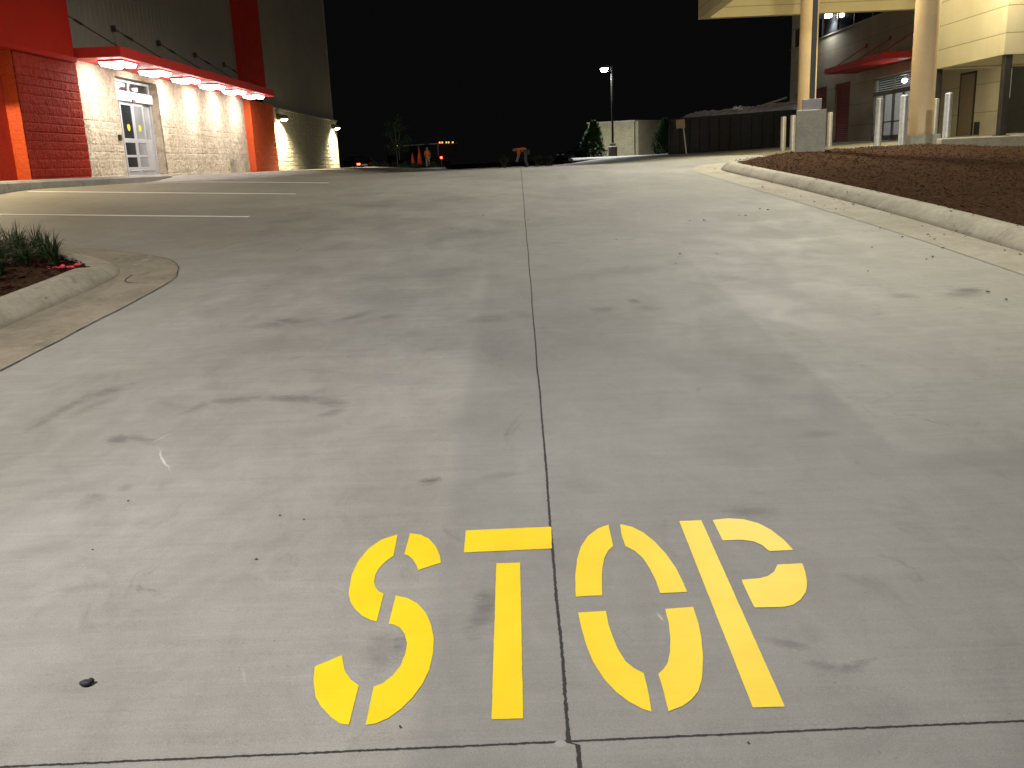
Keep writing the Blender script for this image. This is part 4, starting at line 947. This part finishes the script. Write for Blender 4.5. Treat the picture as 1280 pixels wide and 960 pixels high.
# island with tree and shrubs in front of the truck
p = resample([(-14.5,80.2),(-13,79.6),(-9,79.3),(-6.9,79.6),(-6.2,80.6),(-6.4,82.0)], .4)
vs, fs = sweep(p, lk_prof, lambda x, y: 1.06)
struct(MB().add(vs, fs).build('kerb', M['walk'], smooth=True))
def leafy(name, label, cat, loc, h, crown, n, size, mat, trunk_h=0, seed=1, group=None):
    rnd = random.Random(seed); o = thing(name, label, cat, loc, 0, group)
    m = MB()
    if trunk_h:
        m.cyl((0,0,-.1),(.03,0,trunk_h),.06,.045,8)
        for k in range(7):
            a = k*2.4; m.cyl((.03,0,trunk_h*(.9+.02*k)),(crown*.55*math.cos(a),crown*.55*math.sin(a),trunk_h+(h-trunk_h)*(.35+.08*k)),.03,.008,6)
        m.cyl((.03,0,trunk_h),(0,0,h*.9),.045,.01,7); m.build('trunk', M['bark'], o)
    else:
        for k in range(8):
            a = k*.8; m.cyl((0,0,-.05),(crown*.6*math.cos(a),crown*.6*math.sin(a),h*.7),.012,.004,5)
        m.build('stem', M['bark'], o)
    clumps = [(rnd.uniform(0,2*PI), rnd.random()**.5, rnd.random()) for _ in range(26 if trunk_h else 14)]
    m = MB()
    for i in range(n):
        a, q, t = rnd.choice(clumps); z = (trunk_h*.95 if trunk_h else 0) + (h-(trunk_h*.95 if trunk_h else 0))*(.05+.9*t)
        env = crown*math.sin(PI*min(.97,max(.12,.15+.8*t)))**.8
        c = Vector((env*q*math.cos(a), env*q*math.sin(a), z)) + Vector((rnd.gauss(0,1),rnd.gauss(0,1),rnd.gauss(0,.9)))*crown*.15
        if c.z < .02: c.z = .02+rnd.random()*.1
        u = Vector((rnd.gauss(0,1),rnd.gauss(0,1),rnd.gauss(0,1))).normalized(); w = u.orthogonal().normalized()
        s = size*rnd.uniform(.6,1.2)
        m.add([c, c+u*s*.5+w*s*.28, c+u*s, c+u*s*.5-w*s*.28], [(0,1,2,3)])
    m.build('crown' if trunk_h else 'foliage', mat, o, recalc=False); return o
leafy('street_tree', 'slim young tree with a pale trunk in front of the dark truck', 'tree', (-10.5,81.2,1.12), 4.6, 1.25, 1500, .16, M['leaves'], 1.5, 5)
for i, (x, y, h, c, lab) in enumerate(((-12.6,80.7,.75,.7,'largest low bush, left of the young tree'),(-11.6,80.9,.62,.55,'low bush just left of the young tree trunk'),(-9.9,80.6,.6,.55,'low bush just right of the young tree trunk'),(-8.9,80.4,.55,.5,'low bush in front of the two orange cones'),(-7.4,80.6,.5,.5,'low bush right of the standing worker'))):
    leafy('low_bush', lab, 'bush', (x,y,1.1), h, c, 420, .12, M['leaves'], 0, 20+i, 'bushes on the far island')
def cone(loc, h, label):
    o = thing('traffic_cone', label, 'traffic cone', loc, 0, 'orange cones by the truck')
    m = MB(); m.cyl((0,0,.03),(0,0,h),.17*h,.035,20); m.build('cone_body', M['cone'], o, smooth=True)
    m = MB(); m.box((-.2*h,-.2*h,0),(.2*h,.2*h,.03)); m.build('base', M['black_bit'], o)
cone((-9.35,83,1.45), 1.1, 'smaller orange cone on the left, farther from the standing worker')
cone((-8.75,83.2,1.5), 1.5, 'taller orange cone nearer the standing worker')

# ------------------------------------------------------------------ people
def skin_mesh(name, mat, parent, verts, edges, radii, root=0, sub=2):
    me = bpy.data.meshes.new(name); me.from_pydata(verts, edges, []); o = bpy.data.objects.new(name, me); C.objects.link(o); o.parent = parent
    md = o.modifiers.new('skin', 'SKIN'); md.use_smooth_shade = True
    for i, v in enumerate(me.skin_vertices[0].data):
        r = radii[i]; v.radius = (r, r) if not isinstance(r, tuple) else r
        v.use_root = (i == root)
    s = o.modifiers.new('subsurf', 'SUBSURF'); s.levels = sub; s.render_levels = sub
    me.materials.append(mat); return o
def person(label, loc, rz, J, trousers, cap=True):
    """J: joints; bodies are one continuous surface, clothes are shells a little larger"""
    o = thing('person', label, 'person', loc, rz)
    names = ['pelvis','waist','chest','neck','head','crown','shl','ell','wrl','shr','elr','wrr','hipl','knl','anl','tol','hipr','knr','anr','tor']
    rad = {'pelvis':.13,'waist':.12,'chest':.145,'neck':.058,'head':.095,'crown':.07,'shl':.065,'ell':.042,'wrl':.03,'shr':.065,'elr':.042,'wrr':.03,'hipl':.085,'knl':.058,'anl':.04,'tol':.03,'hipr':.085,'knr':.058,'anr':.04,'tor':.03}
    E_ = [('pelvis','waist'),('waist','chest'),('chest','neck'),('neck','head'),('head','crown'),('chest','shl'),('shl','ell'),('ell','wrl'),('chest','shr'),('shr','elr'),('elr','wrr'),('pelvis','hipl'),('hipl','knl'),('knl','anl'),('anl','tol'),('pelvis','hipr'),('hipr','knr'),('knr','anr'),('anr','tor')]
    ix = {n: i for i, n in enumerate(names)}
    V = [J[n] for n in names]; EE = [(ix[a], ix[b]) for a, b in E_]; RR = [rad[n] for n in names]
    # hands: palm plus five short fingers on each wrist
    for w, e in (('wrl','ell'),('wrr','elr')):
        d = (Vector(J[w])-Vector(J[e])).normalized(); s = d.orthogonal().normalized()
        p = Vector(J[w])+d*.07; V.append(tuple(p)); RR.append(.032); pi_ = len(V)-1; EE.append((ix[w], pi_))
        for k in range(4):
            q = p + d*(.085-.008*abs(k-1.3)) + s*(.026*(k-1.5)); V.append(tuple(q)); RR.append(.0095); EE.append((pi_, len(V)-1))
        q = Vector(J[w])+d*.075+s*.065; V.append(tuple(q)); RR.append(.011); EE.append((ix[w], len(V)-1))
    b = skin_mesh('body', M['skin'], o, V, EE, RR, 0, 1)
    def shell(nm, mat, keys, extra, r):
        k2 = {n: i for i, n in enumerate(keys)}; vs = [J[n] for n in keys]; es = [(k2[a], k2[c]) for a, c in E_ if a in k2 and c in k2]
        rr = [r.get(n, rad[n]+extra) for n in keys]; return skin_mesh(nm, mat, o, vs, es, rr, 0, 1)
    el = lambda a, c, t: tuple(Vector(J[a]).lerp(Vector(J[c]), t))
    shell('shirt', M['orange_cloth'], ['pelvis','waist','chest','shl','ell','shr','elr'], .035, {'ell':.068,'elr':.068,'pelvis':.155})
    shell('trousers', trousers, ['pelvis','hipl','knl','anl','hipr','knr','anr'], .025, {})
    shell('boots', M['boot'], ['anl','tol'], .02, {}); 
    k = skin_mesh('boots', M['boot'], o, [J['anr'],J['tor']], [(0,1)], [.06,.05], 0, 1)
    hd = Vector(J['head']); cr = Vector(J['crown']); up = (cr-hd).normalized()
    m = MB(); c = hd+up*.075; m.sphere(tuple(c), .108, 14, 8, sc=(1,1,.75)); m.build('cap', M['hair'], o, smooth=True)
    f = Vector(J['face']).normalized(); sd = up.cross(f).normalized()
    m = MB(); m.sphere(tuple(hd+f*.105-up*.005), .018, 8, 6, sc=(1,1,1.5)); m.build('nose', M['skin'], b, smooth=True)
    m = MB()
    for sg in (-1,1): m.sphere(tuple(hd+f*.088+up*.025+sd*.036*sg), .012, 8, 6)
    m.build('eye', M['black_bit'], b, smooth=True)
    m = MB(); m.sphere(tuple(hd+f*.088-up*.05), .02, 8, 6, sc=(1,1,.3)); m.build('mouth', M['red_panel'], b, smooth=True)
    m = MB()
    for sg in (-1,1): m.sphere(tuple(hd+sd*.096*sg), .028, 8, 6, sc=(.6,.6,1))
    m.build('ear', M['skin'], b, smooth=True)
    return o
stand = dict(pelvis=(0,0,.96),waist=(0,0,1.12),chest=(0,0,1.36),neck=(0,-.01,1.53),head=(0,-.03,1.65),crown=(0,-.03,1.72),shl=(-.19,0,1.42),ell=(-.25,.03,1.15),wrl=(-.22,-.12,.95),shr=(.19,0,1.42),elr=(.25,.03,1.15),wrr=(.22,-.10,.93),
    hipl=(-.10,0,.90),knl=(-.12,-.03,.50),anl=(-.12,0,.09),tol=(-.13,-.17,.05),hipr=(.10,0,.90),knr=(.12,-.02,.50),anr=(.13,.02,.09),tor=(.14,-.15,.05),face=(0,-1,0))
person('standing worker in a bright orange shirt and pale trousers beside the orange cones', (-7.95,82.4,1.16), R(20), stand, M['khaki'])
bend = dict(pelvis=(.18,0,.92),waist=(.05,0,1.02),chest=(-.18,0,1.08),neck=(-.33,0,1.05),head=(-.44,0,1.02),crown=(-.51,0,1.00),shl=(-.22,-.19,1.02),ell=(-.26,-.20,.74),wrl=(-.34,-.14,.48),shr=(-.22,.19,1.02),elr=(-.24,.20,.74),wrr=(-.32,.12,.48),
    hipl=(.19,-.10,.88),knl=(.12,-.14,.48),anl=(.22,-.14,.09),tol=(.05,-.16,.05),hipr=(.19,.10,.88),knr=(.10,.14,.48),anr=(.24,.16,.09),tor=(.07,.18,.05),face=(-.2,0,-1))
person('worker in an orange shirt bending forward with both arms reaching down', (.32,52,1.08), R(-8), bend, M['jeans'])
for i, (x, y, h, c, lab) in enumerate(((-.75,51.5,.75,.40,'ragged pale plant left of the bending worker'),(1.15,52.4,.72,.42,'ragged pale plant right behind the bending worker'),(1.75,52.2,.6,.36,'low ragged plant farthest right of the bending worker'))):
    leafy('ragged_plant', lab, 'plant', (x,y,1.08), h, c, 130, .11, M['leaves'], 0, 40+i, 'ragged plants around the bending worker')

# ------------------------------------------------------------------ grasses on the left island
def grass_plant(seed, label):
    rnd = random.Random(seed); o = thing('grass_plant', label, 'ornamental grass', (0,0,0), 0, 'strappy grass clumps on the left island')
    m = MB()
    for k in range(95):
        a = rnd.uniform(0, 2*PI); L_ = rnd.uniform(.28,.58); lean = rnd.uniform(.08,.85); w = rnd.uniform(.005,.010)
        r0 = rnd.uniform(0,.07); base = Vector((r0*math.cos(a), r0*math.sin(a), -.01)); sd = Vector((-math.sin(a), math.cos(a), 0))
        vs = []; n = 6
        for i in range(n+1):
            t = i/n; ang = lean*(.25+1.5*t*t)
            p = base + Vector((math.cos(a)*math.sin(ang*.8), math.sin(a)*math.sin(ang*.8), math.cos(ang*.9)))*L_*t
            ww = w*(1-t**2.2)+.0006; vs += [p-sd*ww, p+sd*ww]
        m.add(vs, [(2*i,2*i+1,2*i+3,2*i+2) for i in range(n)])
    m.build('blades', M['blade'], o, recalc=False); return o
G0 = [grass_plant(61, 'dark strappy grass clump growing in the red mulch of the left island'), grass_plant(62, 'dark strappy grass clump growing in the red mulch of the left island'), grass_plant(63, 'dark strappy grass clump growing in the red mulch of the left island')]
spots = [(-5.02,9.72),(-5.2,10.05),(-5.38,10.25),(-5.55,10.4),(-5.8,10.5),(-5.25,9.55),(-5.45,9.85),(-5.68,10.1),(-5.3,9.2),(-5.52,9.5),(-5.12,9.35),(-5.2,8.85),(-4.98,8.6),(-5.4,8.95),(-5.75,9.75),(-4.9,8.2),(-6.3,10.35),(-5.55,9.25),(-6.05,9.55),(-5.2,8.95),(-5.75,8.6),(-6.35,8.95),(-6.8,9.9),(-5.3,8.3),(-5.55,7.75),(-6.2,8.1),(-6.75,8.6),(-7.3,10.4),(-5.5,7.2),(-6.0,7.4),(-7.1,9.2),(-6.6,7.7),(-5.2,7.65)]
rnd = random.Random(5)
for i, (x, y) in enumerate(spots):
    o = G0[i] if i < 3 else copy_tree(G0[i % 3])
    o.location = (x, y, lsurf(x,y)); o.rotation_euler.z = rnd.uniform(0, 6); s = rnd.uniform(.65,.95) * (.8 if x > -5.4 else 1); o.scale = (s,s,s)
# pink flagging on the mulch
m = MB()
for k in range(9):
    x = -4.86+.028*k; z = lsurf(-4.75,9.35)
    m.sphere((x+rnd.uniform(-.012,.012), 9.33+.016*k+rnd.uniform(-.035,.035), z+rnd.uniform(.012,.035)), rnd.uniform(.012,.03), 7, 5, sc=(rnd.uniform(.8,1.6),rnd.uniform(.5,1.2),rnd.uniform(.3,.9)))
tag(m.build('flagging_tape', M['pink'], smooth=True), 'bright pink scrap of flagging tape lying on the dark red mulch', 'flagging tape')
# leaf litter
def litter(seed, label, group, mat):
    rnd = random.Random(seed); pts = []
    n = 9
    for k in range(n): a = 2*PI*k/n; r = rnd.uniform(.55,1.0); pts.append((r*math.cos(a), .55*r*math.sin(a)))
    m = MB(); vs = [(0,0,.25)] + [(x, y, rnd.uniform(.02,.5)) for x, y in pts] + [(x, y, z-.12) for (x, y), z in zip(pts, [0.12]*n)]
    m.add(vs, [(0,1+i,1+(i+1)%n) for i in range(n)] + [(1+(i+1)%n,1+i,1+n+i,1+n+(i+1)%n) for i in range(n)])
    o = m.build('dead_leaf', mat, recalc=False); return tag(o, label, 'leaf', group)
P1 = [litter(s, 'small dark dead leaf lying in or near the right gutter', 'dead leaves along the right gutter', M['dead_leaf']) for s in (1,2,3)]
for i, (x, y) in enumerate(LEAVES + [(x+rnd.gauss(0,.06), y+rnd.gauss(0,.25)) for x, y in LEAVES[:7]]):
    o = P1[i] if i < 3 else P1[i%3].copy()
    if i >= 3: C.objects.link(o)
    s = rnd.uniform(.022,.045) * .5; o.scale = (s,s,s); o.location = (x, y, terrain(x,y)+.008); o.rotation_euler.z = rnd.uniform(0,6)
for i in range(1, len(SCRAPS)):
    x, y = SCRAPS[i]
    o = litter(30, 'tiny dark crumb lying on the open concrete lane', 'dark crumbs on the open concrete', M['dead_leaf']) if i == 1 else o1.copy()
    if i == 1: o1 = o; o.name = 'dark_crumb'
    else: C.objects.link(o)
    s = rnd.uniform(.004,.008) * (1 if y < 5 else 2.2); o.scale = (s,s,s); o.location = (x, y, terrain(x,y)+.003); o.rotation_euler.z = rnd.uniform(0,6); o['category'] = 'crumb'
m = MB(); m.sphere((0,0,.006),.016,12,7,sc=(1.2,.8,.55)); m.sphere((.012,.006,.008),.009,9,6); m.v = [(a*(1+.2*noise.noise((a*90,b*90,1))), b, c) for a,b,c in m.v]
o = m.build('rubber_scrap', M['black_bit'], smooth=True); o.location = (SCRAPS[0][0], SCRAPS[0][1], terrain(*SCRAPS[0])+.003); tag(o, 'small shiny black scrap lying on the concrete left of the S', 'scrap')

# ------------------------------------------------------------------ camera, world
cam = bpy.data.cameras.new('camera'); co = bpy.data.objects.new('camera', cam); C.objects.link(co)
cam.sensor_fit = 'HORIZONTAL'; cam.sensor_width = 36; cam.lens = 36*1130/1280; cam.clip_end = 1500; cam.clip_start = .05
rot = Matrix(((.999155,.038007,.015617),(.006012,.240747,-.970569),(-.040648,.969843,.240315)))
co.matrix_world = Matrix.Translation((0,0,1.55)) @ rot.to_4x4()
sc = bpy.context.scene; sc.camera = co
w = bpy.data.worlds.new('World'); sc.world = w; w.use_nodes = True
nt = w.node_tree; bg = nt.nodes['Background']
sky = nt.nodes.new('ShaderNodeTexSky'); sky.sky_type = 'NISHITA'; sky.sun_disc = False; sky.sun_elevation = R(-4); sky.sun_rotation = R(160)
mx = nt.nodes.new('ShaderNodeMix'); mx.data_type = 'RGBA'; mx.inputs[0].default_value = .10
mx.inputs[6].default_value = (.0026,.0026,.0029,1); nt.links.new(sky.outputs[0], mx.inputs[7]); mx.inputs[0].default_value = 0.0
bg.inputs[0].default_value = (.0026,.0026,.0029,1); bg.inputs[1].default_value = 1.0
nt.nodes.remove(sky); nt.nodes.remove(mx)
sc.view_settings.view_transform = 'Standard'; sc.view_settings.look = 'None'; sc.view_settings.exposure = 0; sc.view_settings.gamma = 1
sc.cycles.use_denoising = True
sc.cycles.max_bounces = 6; sc.cycles.diffuse_bounces = 3; sc.cycles.glossy_bounces = 2; sc.cycles.transparent_max_bounces = 6
sc.cycles.sample_clamp_indirect = 4
sc.cycles.caustics_reflective = False; sc.cycles.caustics_refractive = False
